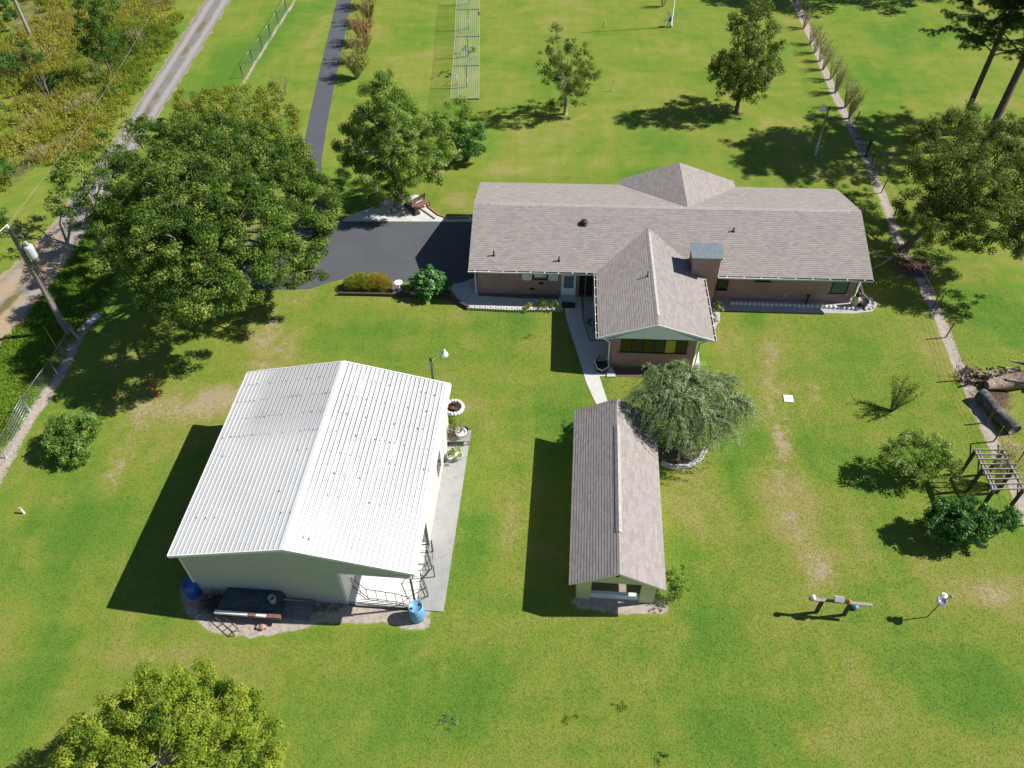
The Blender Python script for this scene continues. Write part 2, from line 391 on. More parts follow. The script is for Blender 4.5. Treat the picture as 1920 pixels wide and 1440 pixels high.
strip(dark, [(1600, 240), (1625, 295), (1645, 345)], .5, .5); blob(dark, 1710, 500, 60, 35, .8); blob(dark, 1860, 745, 60, 35, .75); blob(dark, 1815, 1005, 60, 20, .6)
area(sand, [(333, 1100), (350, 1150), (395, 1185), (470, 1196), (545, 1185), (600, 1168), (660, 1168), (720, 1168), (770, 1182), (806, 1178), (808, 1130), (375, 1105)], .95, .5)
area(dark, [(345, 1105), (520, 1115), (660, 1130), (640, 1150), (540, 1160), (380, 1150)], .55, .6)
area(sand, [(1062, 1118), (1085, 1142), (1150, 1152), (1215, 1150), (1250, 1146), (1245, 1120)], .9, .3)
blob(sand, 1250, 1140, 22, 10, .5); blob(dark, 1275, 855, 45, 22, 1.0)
strip(wear, [(1450, 640), (1445, 760), (1462, 880), (1490, 1000), (1540, 1085)], .9, .38, 1.6)
# septic-field scars and worn patches
for a in ((1500, 760, 50, 22, .35), (1530, 740, 14, 30, .5), (1460, 790, 24, 34, .55), (1450, 655, 24, 16, .7), (1490, 725, 60, 14, .4), (1475, 835, 30, 34, .6), (1440, 720, 20, 50, .3), (1480, 900, 60, 40, .45),
          (1510, 990, 50, 60, .4), (1545, 1065, 34, 24, .6), (1860, 1113, 55, 22, 1.0), (1350, 650, 30, 40, .35), (1530, 545, 60, 18, .4), (1660, 1045, 40, 25, .4)): blob(wear, *a)
for a in ((420, 760, 60, 50, .4), (520, 640, 50, 60, .5), (330, 800, 60, 40, .5), (860, 980, 26, 90, .35), (300, 760, 120, 25, .75), (480, 620, 40, 60, .6), (520, 700, 60, 60, .55), (430, 740, 90, 30, .6), (570, 560, 40, 50, .5), (250, 830, 40, 120, .4), (220, 880, 30, 60, .45),
          (360, 1230, 130, 30, .5), (560, 1250, 90, 30, .35), (960, 950, 26, 60, .45), (940, 1020, 30, 50, .4), (900, 760, 60, 30, .35), (1010, 640, 45, 22, .5), (960, 320, 90, 14, .5),
          (1120, 300, 110, 16, .4), (870, 380, 50, 25, .4), (730, 60, 50, 30, .35), (1270, 90, 60, 30, .3), (1010, 40, 70, 14, .3), (1140, 200, 60, 20, .3), (1375, 205, 50, 16, .5),
          (240, 1230, 60, 30, .45), (20, 1220, 40, 100, .35), (1560, 1190, 30, 120, .3), (1630, 1380, 60, 40, .3), (1140, 1160, 110, 22, .35), (1180, 1270, 90, 40, .3),
          (1830, 190, 55, 14, .6), (1780, 790, 40, 20, .3), (1895, 840, 26, 40, .8), (1760, 650, 20, 60, .3), (600, 60, 16, 90, .4), (585, 220, 16, 60, .4), (330, 130, 14, 60, .3)): blob(wear, *a)
for a in ((560, 20, 60, 40, .5), (430, 120, 40, 70, .6), (360, 330, 60, 50, .4), (170, 540, 60, 40, .8), (720, 620, 90, 30, .35), (980, 620, 40, 60, .4), (1080, 800, 80, 60, .4), (820, 900, 60, 60, .3), (880, 1000, 50, 60, .4),
          (150, 1000, 70, 70, .45), (60, 1300, 60, 90, .5), (860, 1300, 90, 70, .5), (1400, 560, 40, 60, .4), (1620, 650, 70, 40, .35), (1380, 900, 30, 90, .4), (1340, 1180, 60, 60, .45), (1700, 1250, 110, 60, .2), (1400, 1380, 90, 50, .35),
          (1850, 580, 70, 60, .5), (1700, 60, 110, 60, .35), (1620, 150, 60, 40, .4), (1220, 330, 60, 16, .4), (780, 60, 50, 30, .4), (1000, 130, 60, 30, .3), (1850, 1300, 60, 60, .4), (500, 80, 40, 80, .35)): blob(lush, *a)
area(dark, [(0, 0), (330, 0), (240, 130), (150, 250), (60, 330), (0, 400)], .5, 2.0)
Z = np.zeros(len(P2))
nx, ny = len(gx), len(gy)
ii, jj = np.meshgrid(np.arange(nx - 1), np.arange(ny - 1)); a = (jj * nx + ii).ravel()
ground = np_mesh('ground', np.stack([P2[:, 0], P2[:, 1], Z], 1), np.stack([a, a + 1, a + nx + 1, a + nx], 1), mLawn)
tag(ground, 'green and yellowing mown lawn with bare sandy patches', kind='structure')
for nm, f in (('lush', lush), ('wear', wear), ('sand', sand), ('dark', dark)):
    at = ground.data.attributes.new(nm, 'FLOAT', 'POINT'); at.data.foreach_set('value', np.clip(f, 0, 1.3).astype(np.float32))

def sheet(name, pts, mat, z0=-.05, z1=.012, label=None):
    m = MB(); m.prism([tuple(p) for p in poly_px(pts)], z0, z1); o = m.build(name, mat); return tag(o, label, kind='structure')
# gravel road: strip with ragged edges, across attribute drives wheel tracks
def resample(pts, n):
    q = poly_px(pts); L = np.r_[0, np.cumsum(np.hypot(*np.diff(q, axis=0).T))]; t = np.linspace(0, L[-1], n)
    return np.stack([np.interp(t, L, q[:, 0]), np.interp(t, L, q[:, 1])], 1)
NL = 260; NA = 9
la, lb = resample(ROAD_L, NL), resample(ROAD_R, NL); V = []; ac = []; sd_ = []
for i in range(NL):
    w0 = .22 * sin(i * .9) * sin(i * .37 + 1) + random.uniform(-.12, .12); w1 = .22 * sin(i * .7 + 2) * sin(i * .29) + random.uniform(-.12, .12)
    for k in range(NA):
        t = k / (NA - 1); p = la[i] * (1 - t) + lb[i] * t; d = (lb[i] - la[i]) / np.linalg.norm(lb[i] - la[i])
        if k == 0: p = p + d * w0
        if k == NA - 1: p = p + d * w1
        V.append((*p, .006)); ac.append(t); sd_.append(max(0, min(1, (i / NL - .72) / .12)))
F = [(i * NA + k, i * NA + k + 1, (i + 1) * NA + k + 1, (i + 1) * NA + k) for i in range(NL - 1) for k in range(NA - 1)]
road = np_mesh('road', V, [tuple(reversed(f)) for f in F], mRoad)
for nm, f in (('across', ac), ('sandy', sd_)):
    at = road.data.attributes.new(nm, 'FLOAT', 'POINT'); at.data.foreach_set('value', np.array(f, np.float32))
tag(road, 'pale worn gravel road with two wheel tracks', kind='structure')
DRIVE = [(662, -60), (659, 0), (648, 60), (633, 130), (617, 210), (603, 300), (604, 345), (618, 385), (640, 412), (880, 412), (905, 412), (905, 530), (868, 531), (845, 538), (800, 530), (735, 527), (690, 521), (640, 524), (618, 529), (600, 536), (580, 542), (545, 543), (515, 543), (480, 541), (440, 520), (455, 470), (520, 400), (556, 330), (566, 290), (580, 220), (600, 130), (617, 60), (632, 0), (640, -60)]
drive = sheet('driveway', DRIVE, mAsphalt, -.05, .012, 'dark smooth asphalt driveway widening to a parking area')

# ------------------------------------------------------------------ house frame
HB = (0.30453596 * 35, 1.2860343 * 35, -0.06258408)
BBN = (-0.26860365 * 35, 0.70716674 * 35, -0.09712251)
SHD = (0.13386051 * 35, 0.51650327 * 35, -0.08866584)
def LOC(b, x, y, z=0.0):
    c, s = cos(b[2]), sin(b[2]); return np.array([b[0] + c * x - s * y, b[1] + s * x + c * y, z])

def slab_roof(m, quad, th=.12, mi=0, mf=1):
    """roof plane given by 3-4 corner points, with thickness"""
    q = [Vector(p) for p in quad]; dn = Vector((0, 0, -th)); n = len(q)
    if mi == 0:
        nr = (q[1] - q[0]).cross(q[2] - q[0]).normalized(); nr = nr if nr.z > 0 else -nr
        u = Vector((-nr.y, nr.x, 0)).normalized(); v = nr.cross(u); v = v if v.z > 0 else -v
        def clip(pl, k, sg):                 # keep the side v.p * sg <= k * sg
            out = []
            for a_, b_ in zip(pl, pl[1:] + pl[:1]):
                da, db_ = (a_.dot(v) - k) * sg, (b_.dot(v) - k) * sg
                if da <= 0: out.append(a_)
                if da * db_ < 0: out.append(a_.lerp(b_, da / (da - db_)))
            return out
        lo = min(p.dot(v) for p in q); hi = max(p.dot(v) for p in q); k = lo
        while k < hi - 1e-4:
            band = clip(clip(q, min(k + .15, hi), 1), k, -1)
            if len(band) >= 3:
                lift_ = [p + nr * (.013 * (1 - (p.dot(v) - k) / .15)) for p in band]; m.face(lift_, 0)
                for a_, b_ in zip(range(len(band)), list(range(1, len(band))) + [0]):
                    if abs(band[a_].dot(v) - k) < 1e-5 and abs(band[b_].dot(v) - k) < 1e-5: m.face([band[b_], lift_[b_], lift_[a_], band[a_]], 2); m.face([band[a_], lift_[a_], lift_[b_], band[b_]], 2)
            k += .15
    else: m.face(q, mi)
    m.face([p + dn for p in reversed(q)], mf)
    for i in range(n):
        a, b = q[i], q[(i + 1) % n]; m.face([a, a + dn, b + dn, b], mf)

house = thing('brick_house', 'long brick ranch house with brown shingled roof and a front wing', 'house', (HB[0], HB[1], 0), HB[2])
XL, XR, HD, EH, RH = -13.09, 12.73, 5.13, 2.54, 4.18
WXL, WXR, WY = -12.62, 12.1, 4.45
SL = (RH - EH) / HD
wa, wd, wfy = -4.83, 2.01, -11.15; wm = (wa + wd) / 2; wr = EH + (wd - wa) / 2 * SL * 1.03
ra, rd, rby = -2.82, 5.46, 5.9; rm = (ra + rd) / 2 ; 
# walls
m = MB()
m.box((WXL, -WY, 0), (WXR, WY, 2.42))
for sx in (WXL, WXR):     # gable ends
    a, b = (sx, sx + .2) if sx < 0 else (sx - .2, sx)
    m.mesh([(a, -WY, 2.42), (a, WY, 2.42), (a, 0, 3.9), (b, -WY, 2.42), (b, WY, 2.42), (b, 0, 3.9)], [(0, 2, 1), (3, 4, 5), (0, 1, 4, 3), (1, 2, 5, 4), (2, 0, 3, 5)])
wall_main = m.build('wall', mBrick, house)
m = MB(); m.box((-3.94, -10.97, 0), (1.07, -WY - .003, 2.42)); wall_wing = m.build('wall', mBrick, house)
m = MB(); m.box((-2.0, WY + .003, 0), (4.65, 5.35, 2.42)); m.build('wall', mBrick, house)
# roof
m = MB()
yv = lambda h: -(RH - h) / SL        # front-slope y at height h
yw = yv(wr)
# main front slope, main back slope
slab_roof(m, [(XL, -HD, EH), (XR, -HD, EH), (XR, 0, RH), (XL, 0, RH)])
slab_roof(m, [(XR, HD, EH), (XL, HD, EH), (XL, 0, RH), (XR, 0, RH)])
main_roof = m.build('roof', [mShingle, mWhiteV, mButtShade], house)
m = MB()
lift = .004
slab_roof(m, [(wa, wfy, EH + lift), (wm, wfy, wr), (wm, yw, wr + lift), (wa, -HD, EH + lift)][::-1])
slab_roof(m, [(wm, wfy, wr), (wd, wfy, EH + lift), (wd, -HD, EH + lift), (wm, yw, wr + lift)][::-1])
for q in m.v: pass
wing_roof = m.build('roof', [mShingle, mWhiteV, mButtShade], house)
m = MB()
RHr = RH + .01
slab_roof(m, [(ra, 5.2, EH + .01), (ra, rby, EH + .01), (1.24, 5.6, RHr), (1.3, 0, RHr)][::-1])
slab_roof(m, [(1.24, 5.6, RHr), (rd, rby, EH + .01), (rd, 5.2, EH + .01), (1.3, 0, RHr)][::-1])
# long rear porch slope beyond the apex (hidden side)
slab_roof(m, [(1.24, 5.6, RHr), (ra, rby, EH + .01), (rd, rby, EH + .01)][::-1])
rear_roof = m.build('roof', [mShingle, mWhiteV, mButtShade], house)
# ridge caps
m = MB()
for (A, B) in (((-12.0, -.04, RH + .012), (12.0, -.04, RH + .012)),):
    m.mesh([(A[0], -.16, RH - .035), (B[0], -.16, RH - .035), (B[0], 0, RH + .045), (A[0], 0, RH + .045), (A[0], .16, RH - .035), (B[0], .16, RH - .035)], [(0, 1, 2, 3), (3, 2, 5, 4), (0, 3, 4), (1, 5, 2)])
m.build('ridge_vent', simple('ridge_shingle', (.40, .365, .35), .9, .2, 5), main_roof)
m = MB()
m.mesh([(wm - .16, wfy + .8, wr - .035), (wm - .16, yw - .6, wr - .035), (wm, yw - .6, wr + .05), (wm, wfy + .8, wr + .05), (wm + .16, wfy + .8, wr - .035), (wm + .16, yw - .6, wr - .035)], [(0, 3, 2, 1), (3, 4, 5, 2), (0, 4, 3), (1, 2, 5)])
m.build('ridge_vent', MATS['ridge_shingle'], wing_roof)
# gable panel of the wing (pale boards) and soffit
m = MB()
m.mesh([(wa + .9, wfy + .06, 2.45), (wd - .9, wfy + .06, 2.45), (wm, wfy + .06, wr - .14), (wa + .9, wfy + .2, 2.45), (wd - .9, wfy + .2, 2.45), (wm, wfy + .2, wr - .14)], [(0, 1, 2), (3, 5, 4), (0, 3, 4, 1), (1, 4, 5, 2), (2, 5, 3, 0)])
m.box((wa + .05, wfy + .05, 2.36), (-3.94, -5.2, 2.42)); m.box((1.07, wfy + .05, 2.36), (wd - .05, -5.2, 2.42))
m.box((-3.94, wfy + .1, 2.423), (1.07, wfy + .3, 2.47))
# bargeboards along the gable rakes
for (x0, x1) in ((wa, wm), (wd, wm)):
    m.mesh([(x0, wfy - .03, EH - .14), (x1, wfy - .03, wr - .14), (x1, wfy - .03, wr + .01), (x0, wfy - .03, EH + .01), (x0, wfy - .001, EH - .14), (x1, wfy - .001, wr - .14), (x1, wfy - .001, wr + .01), (x0, wfy - .001, EH + .01)], [(0, 1, 2, 3), (7, 6, 5, 4), (3, 2, 6, 7), (1, 0, 4, 5)])
m.build('gable_panel', mGableW, house)
# soffits of the main roof
for xa, xb in ((WXL, wa), (wd, WXR)): m = MB(); m.box((xa, -HD + .04, 2.425), (xb, -WY, 2.445)); m.build('soffit', mGableW, house)
# gutters: open white channels with hanger straps
def gutter(p0, p1, out, hangers=8):
    m = MB(); p0 = Vector(p0); p1 = Vector(p1); o = Vector(out)
    w_ = .12; a = p0; b = p1
    def strip_(off0, off1, mi):
        q = [a + off0, b + off0, b + off1, a + off1]; m.face(q, mi); m.face(list(reversed(q)), mi)
    z = Vector((0, 0, 1))
    strip_(o * w_ + z * .0, o * w_ - z * .11, 0); strip_(o * .01 - z * .11, o * w_ - z * .11, 1); strip_(o * .005, o * .005 - z * .11, 1)
    m.tube([a + o * w_, b + o * w_], .018, 5)
    for i in range(hangers):
        t = (i + .5) / hangers; c = a.lerp(b, t); m.cbox(c + o * w_ * .5 + z * .004, (.05 if abs(o.x) < .5 else w_, .05 if abs(o.y) < .5 else w_, .01))
    for e in (a, b): m.cbox(e + o * w_ * .5 - z * .05, (.02 if abs(o.x) < .5 else w_, .02 if abs(o.y) < .5 else w_, .11))
    return m.build('gutter', [mWhite, mDark], house)
gutter((XL, -HD - .003, EH - .02), (wa - .16, -HD - .003, EH - .02), (0, -1, 0), 9)
gutter((2.98, -HD - .003, EH - .02), (XR, -HD - .003, EH - .02), (0, -1, 0), 9)
gutter((wa - .003, -HD - .2, EH - .02), (wa - .003, wfy, EH - .02), (-1, 0, 0), 7)
gutter((wd + .003, -HD + .1, EH - .02), (wd + .003, wfy, EH - .02), (1, 0, 0), 7)
# downspouts
for pts in ([(-4.7, -10.9, 2.4), (-4.1, -11.05, 2.1), (-4.05, -11.08, .15), (-4.05, -11.5, .06)], [(1.9, -10.95, 2.4), (1.2, -11.05, 2.15), (1.2, -11.06, .1), (1.35, -11.4, .05)], [(11.9, -5.2, 2.4), (12.2, -4.6, 2.05), (12.2, -4.6, .1)], [(-12.5, -5.2, 2.4), (-12.72, -4.56, 2.0), (-12.72, -4.56, .1)]):
    m = MB(); m.tube(pts, .055, 6); m.build('downspout', mWhite, house)
# chimney with metal cap
m = MB(); m.box((1.18, -5.3, 0), (2.88, -3.9, 4.02)); ch = m.build('chimney', mBrick, house)
m = MB(); m.box((1.10, -5.42, 4.03), (2.96, -4.0, 4.17)); m.box((1.02, -5.5, 4.172), (3.04, -3.92, 4.2)); m.build('chimney_cap', mCapM, ch)
m = MB(); m.cbox((2.98, -5.48, 4.2), (.07, .07, .05)); m.build('cap_bolt', mWhite, ch)
# windows, shutters, doors
def window(x0, x1, z0, z1, y, pane=mGlassD, n=1, name='window', sill=True, fr=mDark, panes=None, par=None):
    m = MB(); t = .05
    for a, b in (((x0, z0), (x1, z0 + t)), ((x0, z1 - t), (x1, z1)), ((x0, z0 + t), (x0 + t, z1 - t)), ((x1 - t, z0 + t), (x1, z1 - t))): m.box((a[0], y - .05, a[1]), (b[0], y - .003, b[1]))
    for i in range(1, n):
        x = x0 + (x1 - x0) * i / n; m.box((x - t / 2, y - .052, z0 + t), (x + t / 2, y - .004, z1 - t))
    f = m.build(name, fr, house)
    for i in range(n):
        a = x0 + (x1 - x0) * i / n + t / 2; b = x0 + (x1 - x0) * (i + 1) / n - t / 2; q = MB()
        q.box((a, y - .02, z0 + t), (b, y - .006, z1 - t)); q.build('pane', (panes[i] if panes else pane), f)
    if sill:
        s = MB(); s.box((x0 - .12, y - .09, z0 - .07), (x1 + .12, y - .004, z0 - .005)); s.build('sill', mBrick, f)
    return f
window(-8.92, -7.93, 1.35, 2.3, -WY, mGlassT)
m = MB(); m.box((-8.8, -WY - .026, 1.55), (-8.05, -WY - .021, 1.85)); m.build('blind', mWhiteV, house)
for x in (-9.62, -7.88):
    m = MB(); m.box((x, -WY - .045, 1.28), (x + .64, -WY - .003, 2.38))
    for k in range(12): m.box((x + .06, -WY - .055, 1.36 + k * .08), (x + .58, -WY - .0452, 1.40 + k * .08))
    m.build('shutter', mWhiteV, house)
window(3.2, 3.9, .83, 2.25, -WY); window(5.6, 6.6, 1.62, 2.3, -WY); window(10.6, 11.65, .78, 2.3, -WY, mGlassT)
window(-3.42, .53, 1.22, 2.36, -10.97, mGlassY, 6, 'picture_window', True, mDark, [mGlassY, mGlassD, mGlassY, mGlassD, mGlassYB, mGlassY])
# front door (white, glazed) beside a screened door recess
m = MB(); m.box((-7.02, -WY - .08, .14), (-6.05, -WY - .003, 2.3)); d = m.build('door', mWhite, house)
m = MB(); m.box((-6.85, -WY - .095, .75), (-6.22, -WY - .081, 1.75)); m.build('pane', mGlassB, d)
m = MB(); m.cbox((-6.95, -WY - .12, 1.05), (.05, .08, .05)); m.build('handle', mBlack, d)
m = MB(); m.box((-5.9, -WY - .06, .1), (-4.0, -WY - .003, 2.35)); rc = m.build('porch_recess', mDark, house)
m = MB()
for x in (-5.9, -5.45, -4.9): m.box((x, -WY - .1, .1), (x + .06, -WY - .062, 2.3))
m.box((-5.84, -WY - .09, 1.9), (-5.0, -WY - .064, 2.2)); m.build('screen_frame', mGalv, rc)
m = MB(); m.box((-7.1, -5.15, .002), (-6.0, -4.55, .13)); m.build('doorstep', mConc, house)
for x, z in ((-8.5, .95), (-9.1, .45)):
    m = MB(); m.box((x, -WY - .04, z), (x + .3, -WY - .003, z + .16)); m.build('wall_vent', mDark, house)
m = MB(); m.box((7.55, -WY - .05, .4), (7.95, -WY - .003, .85)); m.box((7.6, -WY - .09, .45), (7.75, -WY - .051, .75)); m.build('meter_box', simple('grey_box', (.32, .30, .31), .5), house)
# roof vents
def rvent(x, y, r, h, mat, parent, slopef, mushroom=False):
    z = slopef(x, y); m = MB()
    m.lathe([(r * 2.2, -.05), (r * 2.0, .03), (r, .06), (r, h), (r * .7, h + .005)], (x, y, z), 10)
    if mushroom: m.lathe([(r * 1.1, h * .7), (r * 1.9, h * .75), (r * 1.6, h * 1.15), (r * .3, h * 1.3)], (x, y, z), 12)
    m.build('roof_vent', mat, parent)
mainz = lambda x, y: RH + SL * y if y < 0 else RH - SL * y
def on_slope(px, py):
    z = 3.3
    for _ in range(25):
        q = G(px, py, z); dx, dy = q[0] - HB[0], q[1] - HB[1]; c, s = cos(HB[2]), sin(HB[2]); lx, ly = c * dx + s * dy, -s * dx + c * dy
        z = mainz(lx, max(-HD, min(0, ly)))
    return lx, ly
for px, py, r, h, mush in ((926, 479, .05, .38, False), (1048, 489, .05, .34, False), (1095, 419, .13, .2, True), (1375, 434, .05, .3, False)):
    x, y = on_slope(px, py); rvent(x, y, r, h, mBlack, main_roof, mainz, mush)
rvent(-1.75, -6.6, .04, .4, mBlack, wing_roof, lambda x, y: wr - abs(x - wm) * SL)

# ------------------------------------------------------------------ metal building
barn = thing('metal_building', 'large grey metal building with a white ribbed roof and an open corner', 'building', (BBN[0], BBN[1], 0), BBN[2])
bl, br, by0, by1, ble, bre, brg = -5.59, 5.62, -6.33, 5.14, 3.87, 3.84, 5.15
prof = []
def rz_(x): return brg + (ble - brg) * (x / bl) if x < 0 else brg + (bre - brg) * (x / br)
def rib_strip():  # narrow strips beside the ribs, darker toward the back in uneven patches
    m = NT('rib_strip'); co = m.coord(); sp = m.n('ShaderNodeSeparateXYZ'); m.l(co, sp.inputs[0]); x, y = sp.outputs[0], sp.outputs[1]
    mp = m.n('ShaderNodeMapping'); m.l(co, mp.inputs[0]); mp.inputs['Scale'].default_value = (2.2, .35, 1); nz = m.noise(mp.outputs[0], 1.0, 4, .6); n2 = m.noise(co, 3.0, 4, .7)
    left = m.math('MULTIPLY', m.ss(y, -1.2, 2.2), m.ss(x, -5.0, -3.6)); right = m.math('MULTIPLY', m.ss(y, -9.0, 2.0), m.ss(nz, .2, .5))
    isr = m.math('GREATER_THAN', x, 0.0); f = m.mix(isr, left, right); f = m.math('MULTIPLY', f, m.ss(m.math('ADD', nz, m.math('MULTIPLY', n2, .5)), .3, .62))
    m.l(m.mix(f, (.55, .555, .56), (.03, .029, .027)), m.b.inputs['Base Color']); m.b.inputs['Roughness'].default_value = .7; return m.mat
mRoofW = NT('white_ribbed_metal')
co = mRoofW.coord(); n1 = mRoofW.noise(co, .35, 6, .65, .4); n2 = mRoofW.noise(co, 5, 5, .7); c_ = mRoofW.ramp(n1, [(.3, (.56, .57, .58)), (.65, (.64, .645, .64))])
c_ = mRoofW.mix(mRoofW.math('MULTIPLY', mRoofW.ss(n2, .55, .75), .25), c_, (.5, .49, .46)); mRoofW.l(c_, mRoofW.b.inputs['Base Color']); mRoofW.b.inputs['Roughness'].default_value = .5
mRoofW = mRoofW.mat; mRib = rib_strip(); mRibC_ = simple('rib_grey', (.33, .335, .34), .6, .2, 1.5)
m = MB(); PIT = .235
def rib_run(x0, sgn, n):
    pr = []
    for i in range(n):
        xa = x0 + sgn * i * PIT; pr += [(xa, 0), (xa + sgn * .045, 0), (xa + sgn * (PIT - .105), 0), (xa + sgn * (PIT - .055), 0), (xa + sgn * (PIT - .042), .028), (xa + sgn * (PIT - .013), .028)]
    pr.append((x0 + sgn * n * PIT, 0)); return pr
YS = list(np.linspace(by0, by1, 7))
roof_rnd = random.Random(5)
for sgn, xe in ((-1, bl), (1, br)):
    n = int(abs(xe) / PIT); pr = rib_run(0, sgn, n); pr.append((xe, 0)); pr = [(x, z) for x, z in pr if abs(x) <= abs(xe)]
    g = [roof_rnd.random() for _ in range(n + 2)]
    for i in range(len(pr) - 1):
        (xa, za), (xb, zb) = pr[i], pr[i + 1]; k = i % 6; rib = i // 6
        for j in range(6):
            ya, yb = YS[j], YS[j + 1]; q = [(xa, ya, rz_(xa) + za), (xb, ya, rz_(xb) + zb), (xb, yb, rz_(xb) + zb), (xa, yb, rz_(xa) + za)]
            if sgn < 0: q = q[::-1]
            darker = (sgn < 0 and j + g[rib] * 1.5 > 3.2 and rib < 21) or (sgn > 0 and j * .25 + g[rib] > .55)
            mi = (1 if darker else 2) if k == (0 if sgn > 0 else 2) and abs(xb) < abs(xe) - .1 else 0
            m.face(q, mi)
    for i in range(n):                       # screw rows with rust spots at the purlins
        xs = sgn * ((i + 1) * PIT - .028)
        if abs(xs) > abs(xe): continue
        for y in np.arange(by0 + .7, by1, 1.22):
            if roof_rnd.random() < (.7 if (y > .3 and sgn < 0) else (.42 if sgn > 0 and y > -3.5 else .05)):
                r_ = roof_rnd.uniform(.016, .036); m.cbox((xs, y + roof_rnd.uniform(-.03, .03), rz_(xs) + .03), (r_ * 1.6, r_ * 2.6, .012), 3)
# underside
m.face([(bl, by0, ble - .04), (bl, by1, ble - .04), (0, by1, brg - .04), (0, by0, brg - .04)], 4); m.face([(0, by0, brg - .04), (0, by1, brg - .04), (br, by1, bre - .04), (br, by0, bre - .04)], 4)
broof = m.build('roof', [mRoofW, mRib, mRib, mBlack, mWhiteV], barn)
m = MB()
m.mesh([(-.2, by0 - .01, rz_(-.2) + .034), (-.2, by1 + .01, rz_(-.2) + .034), (0, by1 + .01, brg + .05), (0, by0 - .01, brg + .05), (.2, by1 + .01, rz_(.2) + .034), (.2, by0 - .01, rz_(.2) + .034)], [(0, 3, 2, 1), (3, 5, 4, 2)])
m.build('ridge_cap', mWhite, broof)
# rake and eave trim
m = MB()
for y, s_ in ((by0, -1), (by1, 1)):
    ya, yb = (y - .05, y - .003) if s_ < 0 else (y + .003, y + .05)
    for x0, x1 in ((bl, 0), (0, br)):
        z0, z1 = rz_(x0), rz_(x1)
        m.mesh([(x0, ya, z0 - .13), (x1, ya, z1 - .13), (x1, ya, z1 + .035), (x0, ya, z0 + .035), (x0, yb, z0 - .13), (x1, yb, z1 - .13), (x1, yb, z1 + .035), (x0, yb, z0 + .035)], [(0, 1, 2, 3), (7, 6, 5, 4), (3, 2, 6, 7), (1, 0, 4, 5), (0, 3, 7, 4), (2, 1, 5, 6)])
m.box((bl - .04, by0, ble - .14), (bl - .003, by1, ble + .01)); m.box((br + .003, by0, bre - .14), (br + .04, by1, bre + .01))
m.build('roof_trim', mWhite, barn)
# walls: front gable to x=2, left wall, back wall, right wall from y=-2.35 back, recessed inner walls of the open corner
fx0, fx1, fy = -5.39, 1.99, -6.03; rx = 5.32; ry = -2.35; byb = 5.0
m = MB(); T = .08
def gwall(x0, x1, ya, yb, ztop, z0=0.0, mi=0):
    xs = sorted(set([x0, x1] + ([0] if x0 < 0 < x1 else [])))
    bot = [(x, z0) for x in xs]; top = [(x, ztop(x)) for x in reversed(xs)]; pl = bot + top; n = len(pl)
    V = [(x, ya, z) for x, z in pl] + [(x, yb, z) for x, z in pl]
    m.mesh(V, [tuple(range(n)), tuple(reversed(range(n, 2 * n)))] + [(k, n + k, n + (k + 1) % n, (k + 1) % n) for k in range(n)], mi)
under = lambda x: rz_(x) - .06
gwall(fx0, fx1, fy, fy + T, under)
gwall(fx1 + .001, rx, fy, fy + T, under, 2.93)            # header over the open corner
gwall(fx0, rx, byb - T, byb, under)
m.box((fx0, fy + T, 0), (fx0 + T, byb - T, 3.78))
m.build('wall', mSiding, barn)
m = MB(); m.box((rx - T, ry, 0), (rx, byb - T, 3.78)); m.box((rx - T, fy + T, 3.0), (rx, ry, 3.78))
m.box((fx1 - T, fy + T + .002, 0), (fx1, ry, 3.9)); m.box((fx1, ry, 0), (rx - T - .002, ry + T, 3.8)); m.build('wall', mSidingW, barn)
m2 = MB(); m2.box((fx1 + .002, fy + .1, .0605), (rx - .1, ry - .01, .075)); m2.build('floor', simple('white_floor', (.80, .80, .80), .6, .06), barn)
# trims and posts
m = MB(); m.box((fx0 - .03, fy - .03, 0), (fx0 + .09, fy - .003, 3.7)); m.build('corner_trim', mWhiteV, barn)
m = MB(); m.box((fx1 - .1, fy - .03, 0), (fx1 + .03, fy - .003, 2.93)); m.box((fx1 + .03, fy - .03, 2.86), (rx, fy - .003, 2.93)); m.build('opening_trim', mWhiteV, barn)
for x, y in ((rx - .06, fy + .05), (rx - .05, ry - .15)):
    m = MB(); m.box((x - .04, y - .04, .06), (x + .04, y + .04, 2.93)); m.build('post', mSteelD, barn)
m = MB(); m.box((-.03, fy - .12, 4.55), (.62, fy - .003, 4.66)); m.build('gable_light', mWhite, barn)
# window and door on the sunny right wall
m = MB(); m.box((rx + .003, 1.1, .9), (rx + .04, 2.0, 2.1)); m.build('window', mGlassD, barn)
m = MB(); m.box((rx + .003, 3.0, .06), (rx + .04, 3.9, 2.1)); m.build('door', mWhite, barn)
m = MB()
poly = [LOC(BBN, *q)[:2] for q in ((1.95, -6.1), (6.59, -6.1), (6.55, 5.15), (5.3, 5.15), (5.3, -2.3), (1.95, -2.3))]
m.prism(poly, -.05, .06); slab = m.build('patio', mConcS); tag(slab, 'long grey concrete slab beside the metal building', kind='structure')

